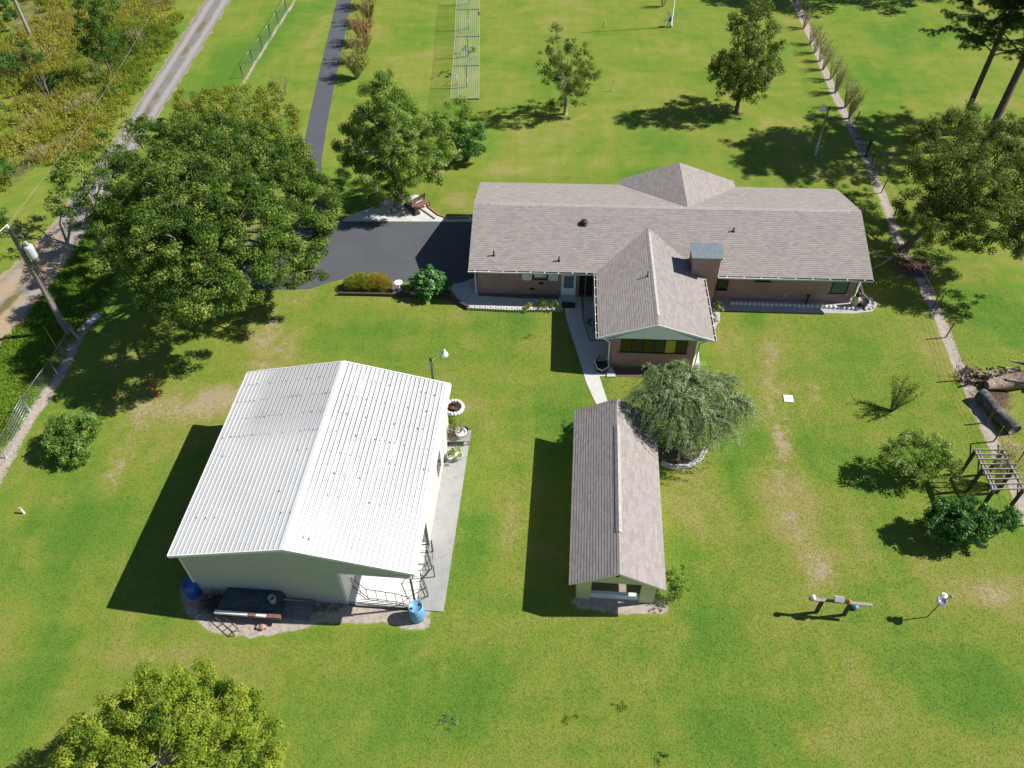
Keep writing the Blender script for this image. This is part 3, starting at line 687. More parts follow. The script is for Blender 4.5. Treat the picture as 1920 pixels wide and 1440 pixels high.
# ------------------------------------------------------------------ shingled shed
shed = thing('long_shed', 'narrow shingled shed with a yellow open-ended porch, standing alone on the lawn', 'shed', (SHD[0], SHD[1], 0), SHD[2])
sh, sy, se, sr = 2.217, 10.63, 2.05, 3.25
m = MB(); slab_roof(m, [(-sh, 0, se), (-sh, sy, se), (0, sy, sr), (0, 0, sr)][::-1], .1); slab_roof(m, [(0, 0, sr), (0, sy, sr), (sh, sy, se), (sh, 0, se)][::-1], .1)
sroof = m.build('roof', [mShingle, mGableW, mButtShade], shed)
m = MB(); m.mesh([(-.15, 2.2, sr - .04), (-.15, sy - 1.9, sr - .04), (0, sy - 1.9, sr + .07), (0, 2.2, sr + .07), (.15, 2.2, sr - .04), (.15, sy - 1.9, sr - .04)], [(0, 3, 2, 1), (3, 4, 5, 2), (0, 4, 3), (1, 2, 5)]); m.build('ridge_vent', MATS['ridge_shingle'], sroof)
m = MB(); sx0, sx1, sf = -1.82, 1.9, .42
m.box((sx0, 2.6, 0), (sx1, sy - .4, 1.95)); gp = lambda ya, yb: m.mesh([(-2.0, ya, 1.96), (2.0, ya, 1.96), (0, ya, sr - .12), (-2.0, yb, 1.96), (2.0, yb, 1.96), (0, yb, sr - .12)], [(0, 1, 2), (3, 5, 4), (0, 3, 4, 1), (1, 4, 5, 2), (2, 5, 3, 0)])
gp(.25, .4); gp(sy - .5, sy - .38)
m.box((sx0 + .02, sf, 0), (sx0 + .68, sf + .1, 1.95)); m.box((sx1 - .72, sf, 0), (sx1 - .02, sf + .1, 1.95))
m.box((sx0, sf + .102, 0), (sx0 + .1, 2.6, 1.95)); m.box((sx1 - .1, sf + .102, 0), (sx1, 2.6, 1.2)); m.build('wall', mYel, shed)
m = MB(); m.box((sx0 + .7, sf + .1, 0), (sx1 - .74, sf + .2, .42)); m.box((sx0 + .7, sf + .06, .42), (sx1 - .74, sf + .24, .46)); m.build('half_wall', mWhite, shed)
m = MB(); m.box((sx0 + .1, sf + .11, .005), (sx1 - .1, 2.6, .05)); m.build('floor_slab', concrete_mat('brown_floor', (.33, .28, .24)), shed)
m = MB(); m.lathe([(.01, 0), (.1, .02), (.1, .06), (.01, .09)], (-.06, .18, 2.78), 12); m.build('gable_vent', mBlack, shed)
m = MB(); m.box((sx0 + .12, .75, .05), (sx0 + .5, 1.2, .9)); m.build('cabinet', mWoodD, shed)

# ------------------------------------------------------------------ concrete, beds, edging by the house
sheet('walkway', [(1054, 557), (1062, 598), (1073, 633), (1086, 672), (1098, 714), (1108, 738), (1120, 762), (1142, 762), (1131, 728), (1124, 706), (1145, 704), (1147, 640), (1105, 640), (1093, 600), (1089, 557)], mConcL, -.05, .022, 'pale concrete walk curving from the front door to the shed')
sheet('patio', [(840, 536), (866, 530), (893, 520), (897, 553), (1056, 560), (1055, 581), (880, 577), (862, 567)], mConc, -.05, .03, 'concrete path along the left front of the brick house')
sheet('gravel_bed', [(1094, 557), (1140, 557), (1148, 638), (1107, 638), (1095, 600)], mGravel, -.05, .012, 'grey gravel bed beside the front wing')
sheet('gravel_bed', [(898, 546), (1053, 552), (1055, 561), (1000, 561), (897, 555)], simple('dark_gravel', (.13, .13, .12), .95, .5, 9, bump=.6), -.05, .045, 'dark gravel strip at the foot of the left front wall')
sheet('gravel_bed', [(1335, 556), (1600, 560), (1645, 572), (1635, 584), (1600, 588), (1480, 586), (1350, 582), (1350, 600), (1337, 622), (1336, 600)], mGravel, -.05, .014, 'paved grey strip along the right front wall')
sheet('gravel_bed', [(1145, 690), (1298, 690), (1298, 712), (1145, 706)], mMulch, -.05, .012, 'dark brown strip in front of the wing windows')  # thin dark brown sheet along the foot of the wing front
sheet('gravel_bed', [(1292, 688), (1310, 655), (1314, 720), (1300, 740), (1296, 712)], mConcL, -.05, .02, 'pale edging strip right of the front wing')
sheet('garden_bed', [(655, 404), (690, 392), (720, 376), (760, 362), (785, 366), (798, 385), (815, 402), (838, 409), (880, 404), (890, 416), (640, 415)], mConcL, -.05, .02, 'pale paved garden bed between the driveway and the tall tree')
sheet('garden_bed', [(634, 534), (700, 530), (845, 540), (845, 556), (636, 553)], mMulch, -.05, .03, 'long mulched planting bed in front of the parking area')
sheet('garden_bed', [(1235, 840), (1330, 838), (1318, 858), (1290, 872), (1255, 874), (1235, 868)], mMulch, -.05, .012, 'round mulched bed under the weeping tree')

def curve_wall(name, pts, h, w_, mat, label, cat, group=None):
    q = poly_px(pts); m = MB(); n = len(q); L = []; R_ = []
    for i in range(n):
        d = q[min(i + 1, n - 1)] - q[max(i - 1, 0)]; d = d / np.linalg.norm(d); nn = np.array([-d[1], d[0]]) * w_ / 2; L.append(q[i] + nn); R_.append(q[i] - nn)
    for i in range(n - 1):
        m.prism([L[i], R_[i], R_[i + 1], L[i + 1]][::-1] if False else [R_[i], R_[i + 1], L[i + 1], L[i]], 0, h)
    o = m.build(name, mat); return tag(o, label, cat, group)
curve_wall('bed_edging', [(634, 553), (700, 554), (770, 556), (845, 560)], .22, .14, mWoodD, 'low dark timber edging along the planting bed by the parking area', 'edging')
curve_wall('bed_edging', [(1240, 868), (1262, 877), (1290, 875), (1312, 862), (1324, 842)], .1, .28, mConcL, 'curved pale concrete edging around the weeping tree bed', 'edging')
curve_wall('bed_edging', [(797, 372), (804, 390), (822, 404), (842, 411), (880, 409)], .12, .1, mTerra, 'curved brown edging where the lawn meets the driveway bed', 'edging')
curve_wall('bed_edging', [(842, 560), (862, 570), (879, 580)], .25, .16, mWoodD, 'short slanting dark edging left of the white block edging', 'edging')
# white block edging with drain holes: each block its own object
def along(pts, n, z=0.0):
    q = poly_px(pts); L = np.r_[0, np.cumsum(np.hypot(*np.diff(q, axis=0).T))]; t = np.linspace(0, L[-1], n)
    p = np.stack([np.interp(t, L, q[:, 0]), np.interp(t, L, q[:, 1])], 1); return p
bp = along([(880, 579), (960, 583), (1050, 582)], 18); proto = None
for i, p in enumerate(bp):
    a = bp[min(i + 1, 17)] - bp[max(i - 1, 0)]; rz = atan2(a[1], a[0])
    if proto is None:
        m = MB(); m.box((-.155, -.13, 0), (.155, .13, .2)); m.box((-.05, -.134, .05), (.05, -.129, .15), 1); m.box((-.05, -.05, .198), (.05, .05, .203), 1)
        proto = m.build('edging_block', [mStone, mDark]); o = proto
    else: o = proto.copy(); COL.objects.link(o)
    o.location = (p[0], p[1], 0); o.rotation_euler = (0, 0, rz); tag(o, 'pale concrete block in the straight edging row left of the walkway', 'block', 'pale edging blocks left of the walkway')
bp = along([(1372, 570), (1450, 573), (1540, 576), (1608, 580), (1622, 574), (1632, 564)], 34); proto = None
for i, p in enumerate(bp):
    if proto is None:
        m = MB(); m.lathe([(.13, 0), (.15, .08), (.12, .17), (.03, .2)], (0, 0, 0), 9); proto = m.build('edging_stone', simple('white_scallop', (.70, .66, .66), .8, .15, 9)); o = proto
    else: o = proto.copy(); COL.objects.link(o)
    o.location = (p[0], p[1], 0); o.rotation_euler = (0, 0, i * .7); tag(o, 'white scalloped edging stone in the row below the right front wall', 'stone', 'white edging stones below the right front wall')

# ------------------------------------------------------------------ small things round the house
gpos = lambda px, py: G(px, py)
def at(px, py, z=0.0): p = G(px, py); return (p[0], p[1], z)
# white bird bath on the bed
t = thing('birdbath', 'small white pedestal bird bath between two bushes by the driveway', 'bird bath', at(749, 545, .03))
m = MB(); m.lathe([(.17, 0), (.17, .06), (.08, .1), (.06, .45), (.1, .55)], (0, 0, 0), 14); m.build('pedestal', mWhite, t)
m = MB(); m.lathe([(.1, .55), (.26, .62), (.29, .7), (.25, .7), (.2, .63), (.02, .61)], (0, 0, 0), 18); m.build('bowl', mWhite, t)
for px, py, lb in ((652, 545, 'small dark rock at the left end of the planting bed'), (838, 545, 'small dark rock right of the round leafy bush')):
    m = MB(); m.rock((0, 0, .12), .22); o = m.build('rock', simple('dark_rock', (.13, .11, .10), .95, .3)); o.location = at(px, py); tag(o, lb, 'rock')
# AC box, black mat, bench-like objects by the door
t = thing('air_conditioner', 'white air conditioner box on the gravel by the front door', 'air conditioner', (*LOC(HB, -4.45, -5.3)[:2], 0), HB[2])
m = MB(); m.box((-.4, -.35, .02), (.4, .35, .7)); m.build('housing', mWhiteV, t); m = MB(); m.lathe([(.28, .702), (.28, .72), (.05, .73)], (0, 0, 0), 16); m.build('fan_grille', mSteelD, t)
m = MB(); m.box((-.45, -.28, 0), (.45, .28, .02)); o = m.build('door_mat', mBlack); o.location = (*LOC(HB, -6.5, -5.45)[:2], .025); o.rotation_euler = (0, 0, HB[2]); tag(o, 'black door mat on the walk at the white front door', 'mat')
# planter by wing corner: dark triangular planter with white edge and plant
t = thing('corner_planter', 'dark planter box with white rim at the wing corner beside the walk', 'planter', at(1128, 690))
m = MB(); m.prism([(-.45, .35), (-.3, -.35), (0, -.5), (.4, -.2), (.45, .35)], 0, .3); m.build('box', mBlack, t)
m = MB(); m.tube([(-.45, .35, .31), (-.3, -.35, .31), (0, -.5, .31), (.4, -.2, .31), (.45, .35, .31)], .035, 6); m.build('rim', mWhite, t)
# splash block
m = MB(); m.mesh([(-.15, .35, 0), (.15, .35, 0), (.28, -.35, 0), (-.28, -.35, 0), (-.15, .35, .12), (.15, .35, .12), (.28, -.35, .06), (-.28, -.35, .06)], [(0, 1, 2, 3), (7, 6, 5, 4), (0, 4, 5, 1), (1, 5, 6, 2), (2, 6, 7, 3), (3, 7, 4, 0)]); o = m.build('splash_block', mConc); o.location = at(1145, 700, .02); tag(o, 'grey splash block under the downspout at the wing corner', 'splash block')
# statue, pot, right corner
t = thing('garden_statue', 'pale yellow garden statue by the right corner of the brick house', 'statue', at(1601, 575))
m = MB(); m.lathe([(.22, 0), (.24, .1), (.17, .2), (.2, .45), (.23, .7), (.14, .85), (.1, .92)], (0, 0, 0), 14); m.build('figure', simple('cream_stone', (.55, .52, .33), .8, .25, 8), t)
m = MB(); m.lathe([(.1, .92), (.17, .98), (.17, 1.1), (.05, 1.2)], (0, 0, 0), 12); m.build('head', mBlack, t)
t = thing('black_pot', 'large black pot beside the statue at the right house corner', 'pot', at(1615, 575))
m = MB(); m.lathe([(.26, 0), (.34, .45), (.38, .5), (.34, .5), (.3, .42), (.01, .4)], (0, 0, 0), 18); m.build('body', mBlack, t)
m = MB()
for i in range(11):
    a = i * .42 - 1.6; m.rock((.75 * cos(a), .55 * sin(a), .06), .13)
o = m.build('stone_ring', mStone); o.location = at(1618, 570); tag(o, 'ring of white stones around the black pot', 'stones')
m = MB(); m.tube([(*G(1612, 530)[:2], .06), (*G(1618, 552)[:2], .06), (*G(1632, 566)[:2], .05), (*G(1650, 574)[:2], .04)], .08, 7); o = m.build('drain_pipe', mWhiteV); tag(o, 'curved white pipe lying on the ground at the right house corner', 'pipe')
m = MB(); m.tube([(0, 0, 0), (0, 0, .75)], .06, 8); m.lathe([(.12, .7), (.12, .8), (.03, .84)], (0, 0, 0), 10); o = m.build('garden_spigot', mBlack); o.location = (*LOC(HB, 9.2, -4.75)[:2], 0); tag(o, 'dark spigot post against the right front wall', 'spigot')

# garden bed under the tall tree: bench, heron statue, rocks
t = thing('garden_bench', 'brown slatted bench on the paved bed by the tall tree', 'bench', at(790, 392), .75)
m = MB()
for k in range(5): m.box((-.75, -.25 + k * .12, .42), (.75, -.16 + k * .12, .46))
m.build('seat', simple('brown_wood', (.22, .12, .085), .8, .3), t)
m = MB()
for k in range(3): m.box((-.75, .32, .55 + k * .13), (.75, .36, .64 + k * .13))
m.build('backrest', MATS['brown_wood'], t)
for sx in (-.65, .65):
    for yy in (-.2, .32):
        m = MB(); m.box((sx - .03, yy - .03, 0), (sx + .03, yy + .03, .42 if yy < 0 else .93)); m.build('leg', mSteelD, t)
m = MB(); m.prism([(-.2, -.85), (.2, -.85), (.2, .85), (-.2, .85)], 0, .25); m.box((-.15, -.8, .25), (.15, .8, .32), 0); o = m.build('garden_trough', mWoodD); o.location = at(773, 394); o.rotation_euler = (0, 0, .62); tag(o, 'dark narrow trough left of the brown bench', 'trough')
m = MB(); m.box((-1.1, -.07, .02), (1.1, .07, .12)); o = m.build('loose_board', simple('pale_board', (.5, .42, .38), .8, .2)); o.location = at(800, 399); o.rotation_euler = (0, 0, -.85); tag(o, 'pale loose board lying in front of the brown bench', 'board')
t = thing('bird_statue', 'white bird statue under the tall tree near the bench', 'statue', at(765, 385))
m = MB(); m.tube([(0, 0, .3), (.05, 0, .55), (.2, 0, .75), (.3, 0, .65)], [.16, .18, .12, .04], 10); m.build('body', mWhite, t)
m = MB(); m.tube([(-.02, 0, .5), (-.1, 0, .8), (0, 0, 1.05), (-.12, 0, 1.1)], [.08, .05, .05, .01], 8); m.build('neck', mWhite, t)
for s_ in (-.05, .05):
    m = MB(); m.tube([(.05, s_, 0), (.05, s_, .35)], .02, 5); m.build('leg', mWhite, t)
t = thing('lantern_statue', 'small white lantern left of the trunk of the tall tree', 'lantern', at(724, 382))
m = MB(); m.lathe([(.16, 0), (.1, .1), (.1, .3), (.17, .33), (.17, .55), (.24, .6), (.02, .8)], (0, 0, 0), 8); m.build('body', mWhite, t)
rr = random.Random(3)
for i, (px, py, lb) in enumerate(((733, 392, 'pale rock left of the bird statue'), (740, 396, 'flat pale rock at the front of the bed'), (748, 390, 'rounded pale rock in the middle of the bed'), (728, 398, 'small pale rock by the driveway edge'))):
    m = MB(); m.rock((0, 0, .12), .2 + .05 * rr.random(), 0, rr); o = m.build('rock', mStone); o.location = at(px, py, .02); tag(o, lb, 'rock', 'rocks in the garden bed')

# ------------------------------------------------------------------ things round the metal building
def barrel(px, py, mb, lb, tilt=0, z=0.0, r=.33, h=.92):
    t = thing('plastic_barrel', lb, 'barrel', at(px, py, z)); t.rotation_euler = (0, tilt, 0)
    m = MB(); m.lathe([(r * .92, 0), (r, .05), (r, .28), (r * 1.04, .3), (r, .33), (r, .58), (r * 1.04, .61), (r, .64), (r, h - .06), (r * .9, h)], (0, 0, 0), 24); m.build('body', mb, t)
    for bx, by_ in ((r * .5, .1), (-r * .5, -.1)): m = MB(); m.lathe([(.06, h), (.06, h + .05), (.02, h + .055)], (bx, by_, 0), 10); m.build('bung', mBlack, t)
    m = MB(); m.lathe([(r * .9, h - .001), (r * .93, h + .03), (r * .84, h + .03), (r * .83, h + .004), (.01, h + .002)], (0, 0, 0), 24); m.build('rim', mBlueL if mb is mBlueL else mb, t)
    return t
b1 = barrel(783, 1157, mBlueL, 'pale blue plastic barrel in the sun at the open corner of the metal building', 0, .02, .36, 1.0)
b2 = barrel(366, 1112, mBlue, 'deep blue plastic barrel in shade at the left corner of the metal building', 0, 0, .36, 1.0)
# folded zigzag of welded frame panels at the open corner
t = thing('frame_barrier', 'zigzag dark steel railing frames standing in the open corner of the metal building', 'railing', (0, 0, .06))
ln = [(2.05, -5.2), (2.9, -5.75), (4.3, -5.85), (5.0, -6.0), (5.75, -5.4), (5.3, -4.6), (5.7, -3.9), (5.35, -3.2), (5.35, -2.5)]
q = [LOC(BBN, *a) for a in ln]
for a, b in zip(q[:-1], q[1:]):
    m = MB(); k = max(2, int(np.linalg.norm(b - a) / .45))
    for z in (.12, .95): m.tube([a + [0, 0, z], b + [0, 0, z]], .02, 5)
    for i in range(k + 1):
        p = a + (b - a) * i / k; m.tube([p, p + [0, 0, .97]], .018, 5)
    m.build('panel', mSteelD, t)
m = MB(); m.tube([LOC(BBN, 2.0, -6.12, .09), LOC(BBN, 5.45, -6.1, .09)], .05, 6); o = m.build('floor_beam', mSteelD); tag(o, 'dark steel floor beam along the front edge of the open corner', 'beam')
m = MB(); m.tube([LOC(BBN, 2.1, -4.2, 1.1), LOC(BBN, 5.9, -4.3, 1.1), LOC(BBN, 5.6, -2.9, 1.1)], .035, 6); m.tube([LOC(BBN, 5.9, -4.3, 0.06), LOC(BBN, 5.9, -4.3, 1.1)], .03, 6); m.tube([LOC(BBN, 2.1, -4.2, 0.06), LOC(BBN, 2.1, -4.2, 1.1)], .03, 6); m.tube([LOC(BBN, 5.6, -2.9, 0.06), LOC(BBN, 5.6, -2.9, 1.1)], .03, 6); o = m.build('pipe_rail', mSteelD); tag(o, 'single dark pipe rail behind the zigzag frames', 'rail')
# boat-like trailer under black tarp with white gunwale
t = thing('covered_trailer', 'black covered flat trailer with a white and rusty front edge beside the metal building', 'trailer', at(470, 1160), BBN[2])
m = MB(); m.mesh([(-1.55, 0, .3), (1.5, 0, .3), (1.5, 1.35, .3), (-1.4, 1.35, .3), (-1.5, .05, .62), (1.45, .05, .62), (1.35, 1.2, .8), (-1.3, 1.2, .75), (-.2, .5, .9), (.6, .6, .86)], [(3, 2, 1, 0), (0, 1, 5, 4), (1, 2, 6, 5), (2, 3, 7, 6), (3, 0, 4, 7), (4, 5, 9, 8), (5, 6, 9), (6, 7, 8, 9), (7, 4, 8)]); m.build('cover', mTarp, t)
for xa, xb in ((-1.55, .1), (.45, 1.0)): m = MB(); m.box((xa, -.16, .52), (xb, -.003, .66)); m.build('rail', mWhiteV, t)
for xa, xb in ((.1, .45), (1.0, 1.62)): m = MB(); m.box((xa, -.2, .5), (xb, -.004, .71)); m.build('bracket', mRust, t)
for x in (-1.0, 1.1):
    m = MB(); m.lathe([(.1, -.08), (.26, -.08), (.28, -.04), (.28, .04), (.26, .08), (.1, .08)], (0, 0, 0), 18); o = m.build('wheel', mBlack, t); o.rotation_euler = (pi / 2, 0, 0); o.location = (x, .1, .28)
m = MB(); m.rock((0, 0, .1), .2); m.box((-.25, -.1, .04), (.2, .08, .16)); o = m.build('rusty_hitch', simple('pale_rust', (.42, .27, .22), .9, .3)); o.location = at(493, 1177); tag(o, 'rusty pink block on the sand in front of the trailer', 'block')
t = thing('metal_bucket', 'pale metal bucket standing on the back right corner of the covered trailer', 'bucket', tuple(G(513, 1129, .74)))
m = MB(); m.lathe([(.13, 0), (.17, .42), (.18, .44), (.15, .44), (.13, .05), (.01, .04)], (0, 0, 0), 16); m.build('body', simple('bluish_metal', (.42, .5, .55), .4, .15), t)
m = MB(); m.box((-.8, -.5, .01), (.8, .5, .05)); m.box((-.8, .46, .05), (.8, .5, .2)); o = m.build('utility_rack', simple('slate', (.2, .2, .22), .8, .25)); o.location = at(555, 1143); o.rotation_euler = (0, 0, BBN[2]); tag(o, 'dark flat rack lying on the ground right of the trailer', 'rack')
m = MB(); m.tube([(-.9, 0, .45), (.9, 0, .45)], .025, 5); m.tube([(-.9, 0, .45), (-.9, .1, 0)], .025, 5); m.tube([(.9, 0, .45), (.9, .1, 0)], .025, 5); o = m.build('white_pipe', mGalv); o.location = at(555, 1134); o.rotation_euler = (0, 0, BBN[2]); tag(o, 'thin pale pipe stand behind the flat rack', 'pipe')
# rusty wire frame
m = MB()
for pts in ([(-.6, .5, .3), (.6, -.45, .3)], [(-.4, .65, .3), (.75, -.2, .3)], [(.6, -.45, .3), (.75, -.2, .3)], [(.6, -.45, 0), (.6, -.45, .3)], [(-.6, .5, 0), (-.6, .5, .3)], [(.75, -.2, 0), (.75, -.2, .3)], [(0, .02, .3), (.2, .2, .3)], [(.3, -.2, .3), (.5, .02, .3)]): m.tube(pts, .022, 5)
o = m.build('metal_stand', mSteelD); o.location = at(420, 1176); tag(o, 'low dark bent metal stand lying on the sand', 'stand')
# brush pile in the corner
rr = random.Random(9); m = MB()
for i in range(150):
    a = rr.uniform(0, 6.28); r_ = rr.uniform(0, .7); p = Vector((r_ * cos(a) * 1.2, r_ * sin(a), rr.uniform(.02, .35))); d = Vector((rr.gauss(0, 1), rr.gauss(0, 1), rr.uniform(0, .8))).normalized() * rr.uniform(.3, .9)
    m.tube([p, p + d * .6 + Vector((0, 0, .05)), p + d], [.012, .009, .004], 4, cap=False)
o = m.build('brush_pile', mWoodD); o.location = at(405, 1138); tag(o, 'heap of dark cut twigs against the metal building', 'brush pile')
# yard light behind the metal building
def yard_light(base, h, arm, r, mat, lb, head_s=1.0):
    t = thing('yard_light', lb, 'light pole', (*base[:2], 0))
    m = MB(); m.tube([(0, 0, 0), (0, 0, h)], [r, r * .85], 12); m.lathe([(r * .95, h), (r * 1.0, h + .1), (r * .2, h + .12)], (0, 0, 0), 10, 1); m.build('pole', [mat, mBlack], t)
    ax, ay, az = arm; m = MB(); m.tube([(0, 0, h - .12), (ax * .3, ay * .3, h - .08 + az * .55), (ax * .7, ay * .7, h - .05 + az * .95), (ax, ay, h + az)], .03, 8); m.build('arm', simple('pale_yellow_metal', (.62, .62, .42), .4, .05), t)
    m = MB(); k = head_s; m.lathe([(.17 * k, -.26 * k), (.2 * k, -.2 * k), (.16 * k, -.04 * k), (.07 * k, 0), (.07 * k, .12 * k), (.03 * k, .14 * k)], (ax, ay, h + az), 16); m.build('lamp_head', mWhite, t)
    m = MB(); m.lathe([(.04 * k, .14 * k), (.05 * k, .2 * k), (.01, .23 * k)], (ax, ay, h + az), 10); m.build('photocell', mWhite, t)
pb = LOC(BBN, 4.55, 5.75); hp = HT(pb, 676)
yard_light(pb, hp, (.75, .15, .45), .09, mGalv, 'yard light on a grey pole behind the metal building', 1.0)
pb = G(1528, 291); hp = HT(pb, 203)
yard_light(pb, hp, (-.5, 0, .12), .09, mGalv, 'yard light on a leaning-looking pale pole by the right fence line', 1.25)

# ------------------------------------------------------------------ utility pole, wires
ub = G(129, 626); uh = HT(ub, 428)
t = thing('utility_pole', 'tall grey wooden utility pole with a transformer beside the gravel road', 'utility pole', (*ub[:2], 0))
m = MB(); m.tube([(0, 0, 0), (0, 0, uh * .5), (0, 0, uh)], [.19, .16, .125], 12); m.build('pole', simple('grey_pole', (.24, .21, .185), .95, .25, 8, bump=.4), t)
tz = uh * .80
m = MB(); m.lathe([(.05, -.5), (.24, -.48), (.26, -.4), (.26, .3), (.24, .38), (.05, .44)], (.48, .05, tz), 18); m.lathe([(.05, .4), (.06, .6), (.03, .66)], (.42, .12, tz), 8); m.lathe([(.05, .4), (.06, .6), (.03, .66)], (.56, -.02, tz), 8); tr_ = m.build('transformer', simple('transformer_grey', (.55, .6, .62), .4, .08), t)
for dz in (-.1, .2): m = MB(); m.box((.12, .0, tz + dz), (.26, .1, tz + dz + .09)); m.build('bracket', mSteelD, tr_)
m = MB(); m.lathe([(.05, 0), (.07, .05), (.05, .12), (.07, .17), (.03, .26)], (0, 0, uh), 10); m.lathe([(.04, 0), (.06, .05), (.04, .2)], (.35, 0, uh - .65), 8); m.build('insulator', mWhite, t)
m = MB(); m.tube([(0, 0, uh - .7), (.4, 0, uh - .6)], .03, 6); m.box((.3, -.06, uh - .72), (.42, .06, uh - .45)); m.box((.42, -.05, uh - .68), (.55, .05, uh - .5)); m.build('cutout_switch', simple('switch_grey', (.12, .13, .14), .6), t)
m = MB(); m.tube([(.3, 0, uh - .6), (.75, .1, uh - 1.1), (.6, 0, tz + .65)], .014, 4); m.tube([(.1, .1, uh), (.4, .15, uh - .9), (.42, .12, tz + .66)], .012, 4); m.tube([(.48, -.1, tz - .4), (.25, -.05, tz - 1.2), (.16, 0, tz - 2)], .018, 4); m.build('drop_wire', mBlack, t)
m = MB(); m.tube([(.17, .0, tz - 1.0), (.19, 0, 1.5), (.2, 0, .05)], .035, 6); m.build('conduit', mWood, t)
top = np.array([ub[0], ub[1], uh + .22])
def wire(name, a, b, sag, r0_, label, mat=mGalv):
    m = MB(); P_ = [np.array(a) * (1 - s) + np.array(b) * s - np.array([0, 0, sag * 4 * s * (1 - s)]) for s in np.linspace(0, 1, 14)]
    m.tube(P_, r0_ * .6, 4); return tag(m.build(name, mat), label, 'wire')
wire('power_wire', top, G(120, 310, 9) + np.array([-1, 22, .5]) * 1.0, .5, .014, 'thin power wire running up from the utility pole top')
wire('power_wire', top, G(-150, 520, 9), .3, .014, 'thin power wire leaving the utility pole to the left')
wire('service_wire', [ub[0], ub[1], tz - .5], G(250, 250, 6), .6, .018, 'dark service wire from the transformer toward the big oak', mBlack)
t = thing('meter_post', 'pale short post with brace beside the utility pole base', 'post', at(142, 632))
m = MB(); m.tube([(0, 0, 0), (0, 0, 1.5)], .045, 8); m.build('post', mGalv, t); m = MB(); m.tube([(-.35, .35, .0), (0, 0, 1.2)], .03, 6); m.build('brace', mGalv, t)
m = MB(); m.tube([at(108, 655), (*G(108, 655)[:2], 1.9)], .03, 6); o = m.build('guy_guard', simple('guard_yellow', (.42, .45, .08), .6)); tag(o, 'thin yellow marker pole left of the utility pole', 'marker')
m = MB(); m.box((-.2, -.5, 0), (.2, .5, .12)); m.box((-.17, -.45, .12), (.17, .45, .15)); o = m.build('utility_box', simple('violet_grey', (.55, .56, .66), .6, .05)); o.location = at(176, 600); o.rotation_euler = (0, 0, -.45); tag(o, 'long pale box lying in shade under the oak edge', 'box')

# ------------------------------------------------------------------ fences
def chain(p, q, h, m, step=.24, r=.0035):
    L = np.linalg.norm(q - p); d = (q - p) / L; Z3 = np.array([0, 0, 1.0]); n = int(L / step)
    for k in range(-int(h / step), n + 1):
        for sg in (0, 1):
            s0, s1 = k * step, k * step + h; z0, z1 = (0, h) if sg == 0 else (h, 0)
            a0, a1 = max(s0, 0), min(s1, L)
            if a1 <= a0: continue
            za = z0 + (z1 - z0) * (a0 - s0) / h; zb = z0 + (z1 - z0) * (a1 - s0) / h
            m.tube([p + d * a0 + Z3 * za, p + d * a1 + Z3 * zb], r, 3, cap=False)
    m.tube([p + Z3 * h, q + Z3 * h], .012, 5)
t = thing('chain_link_fence', 'chain link fence with thin dark posts between the road and driveway', 'fence')
pp = [G(*a) for a in ((556, -12), (537.5, 21), (522, 44.4), (507.6, 68), (492.4, 91.7), (473.6, 116.7), (456, 146.5))]
for p in pp: m = MB(); m.tube([p, p + [0, 0, 1.28]], .045, 6); m.build('post', mSteelD, t)
m = MB()
for a, b in zip(pp[:-1], pp[1:]): chain(a, b, 1.22, m)
m.build('mesh', mGalv, t)
t = thing('chain_link_fence', 'chain link fence at the left edge of the yard beside a sandy strip', 'fence')
pp = [G(*a) for a in ((148, 637), (108, 702), (57, 772), (12, 858), (-30, 935))]
for p in pp: m = MB(); m.tube([p, p + [0, 0, 1.3]], .05, 8); m.build('post', mGalv, t)
m = MB()
for a, b in zip(pp[:-1], pp[1:]): chain(a, b, 1.22, m, .2, .0035)
m.build('mesh', mGalv, t)
m = MB()
for k in range(6): a = G(57, 772) + [0, 0, .25 + .2 * k]; b = G(30, 826) + [0, 0, .25 + .2 * k]; m.tube([a, b], .012, 5)
m.build('gate_bars', mGalv, t)
t = thing('wire_fence', 'wire fence of rusty posts along the sandy strip right of the house', 'fence')
fp = [((1506, 55), 1.3), ((1530, 85), 1.3), ((1566, 165), 1.3), ((1603, 233), 1.2), ((1623, 293), 1.5), ((1633, 315), 1.3), ((1652, 362), 1.3), ((1674, 413), 1.4), ((1700, 478), 1.3), ((1735, 533), 1.3), ((1750, 577), 1.4), ((1755, 582), 1.3), ((1773, 633), 1.3), ((1800, 713), 1.3), ((1848, 793), 1.3), ((1863, 828), 1.3), ((1903, 875), 1.4), ((1925, 985), 1.3)]
for i, (a, h) in enumerate(fp):
    p = G(*a); m = MB(); dx = .12 * sin(i * 2.3)
    m.tube([p, p + [dx, 0, h]], .12 if i == 4 else .045, 7); m.build('post', mWoodD if i == 4 else mRust, t)
m = MB()
for z in (.3, .6, .9, 1.15):
    for (a, h), (b, h2) in zip(fp[:-1], fp[1:]): m.tube([G(*a) + [0, 0, z], (G(*a) + G(*b)) / 2 + [0, 0, z - .03], G(*b) + [0, 0, z]], .006, 3, cap=False)
m.build('wire', mSteelD, t)
m = MB(); m.tube([at(1727, 520, .5), (*G(1748, 566)[:2], .6)], .03, 5); o = m.build('fallen_rail', mGalv); tag(o, 'pale thin rail leaning along the right fence near the tree', 'rail')

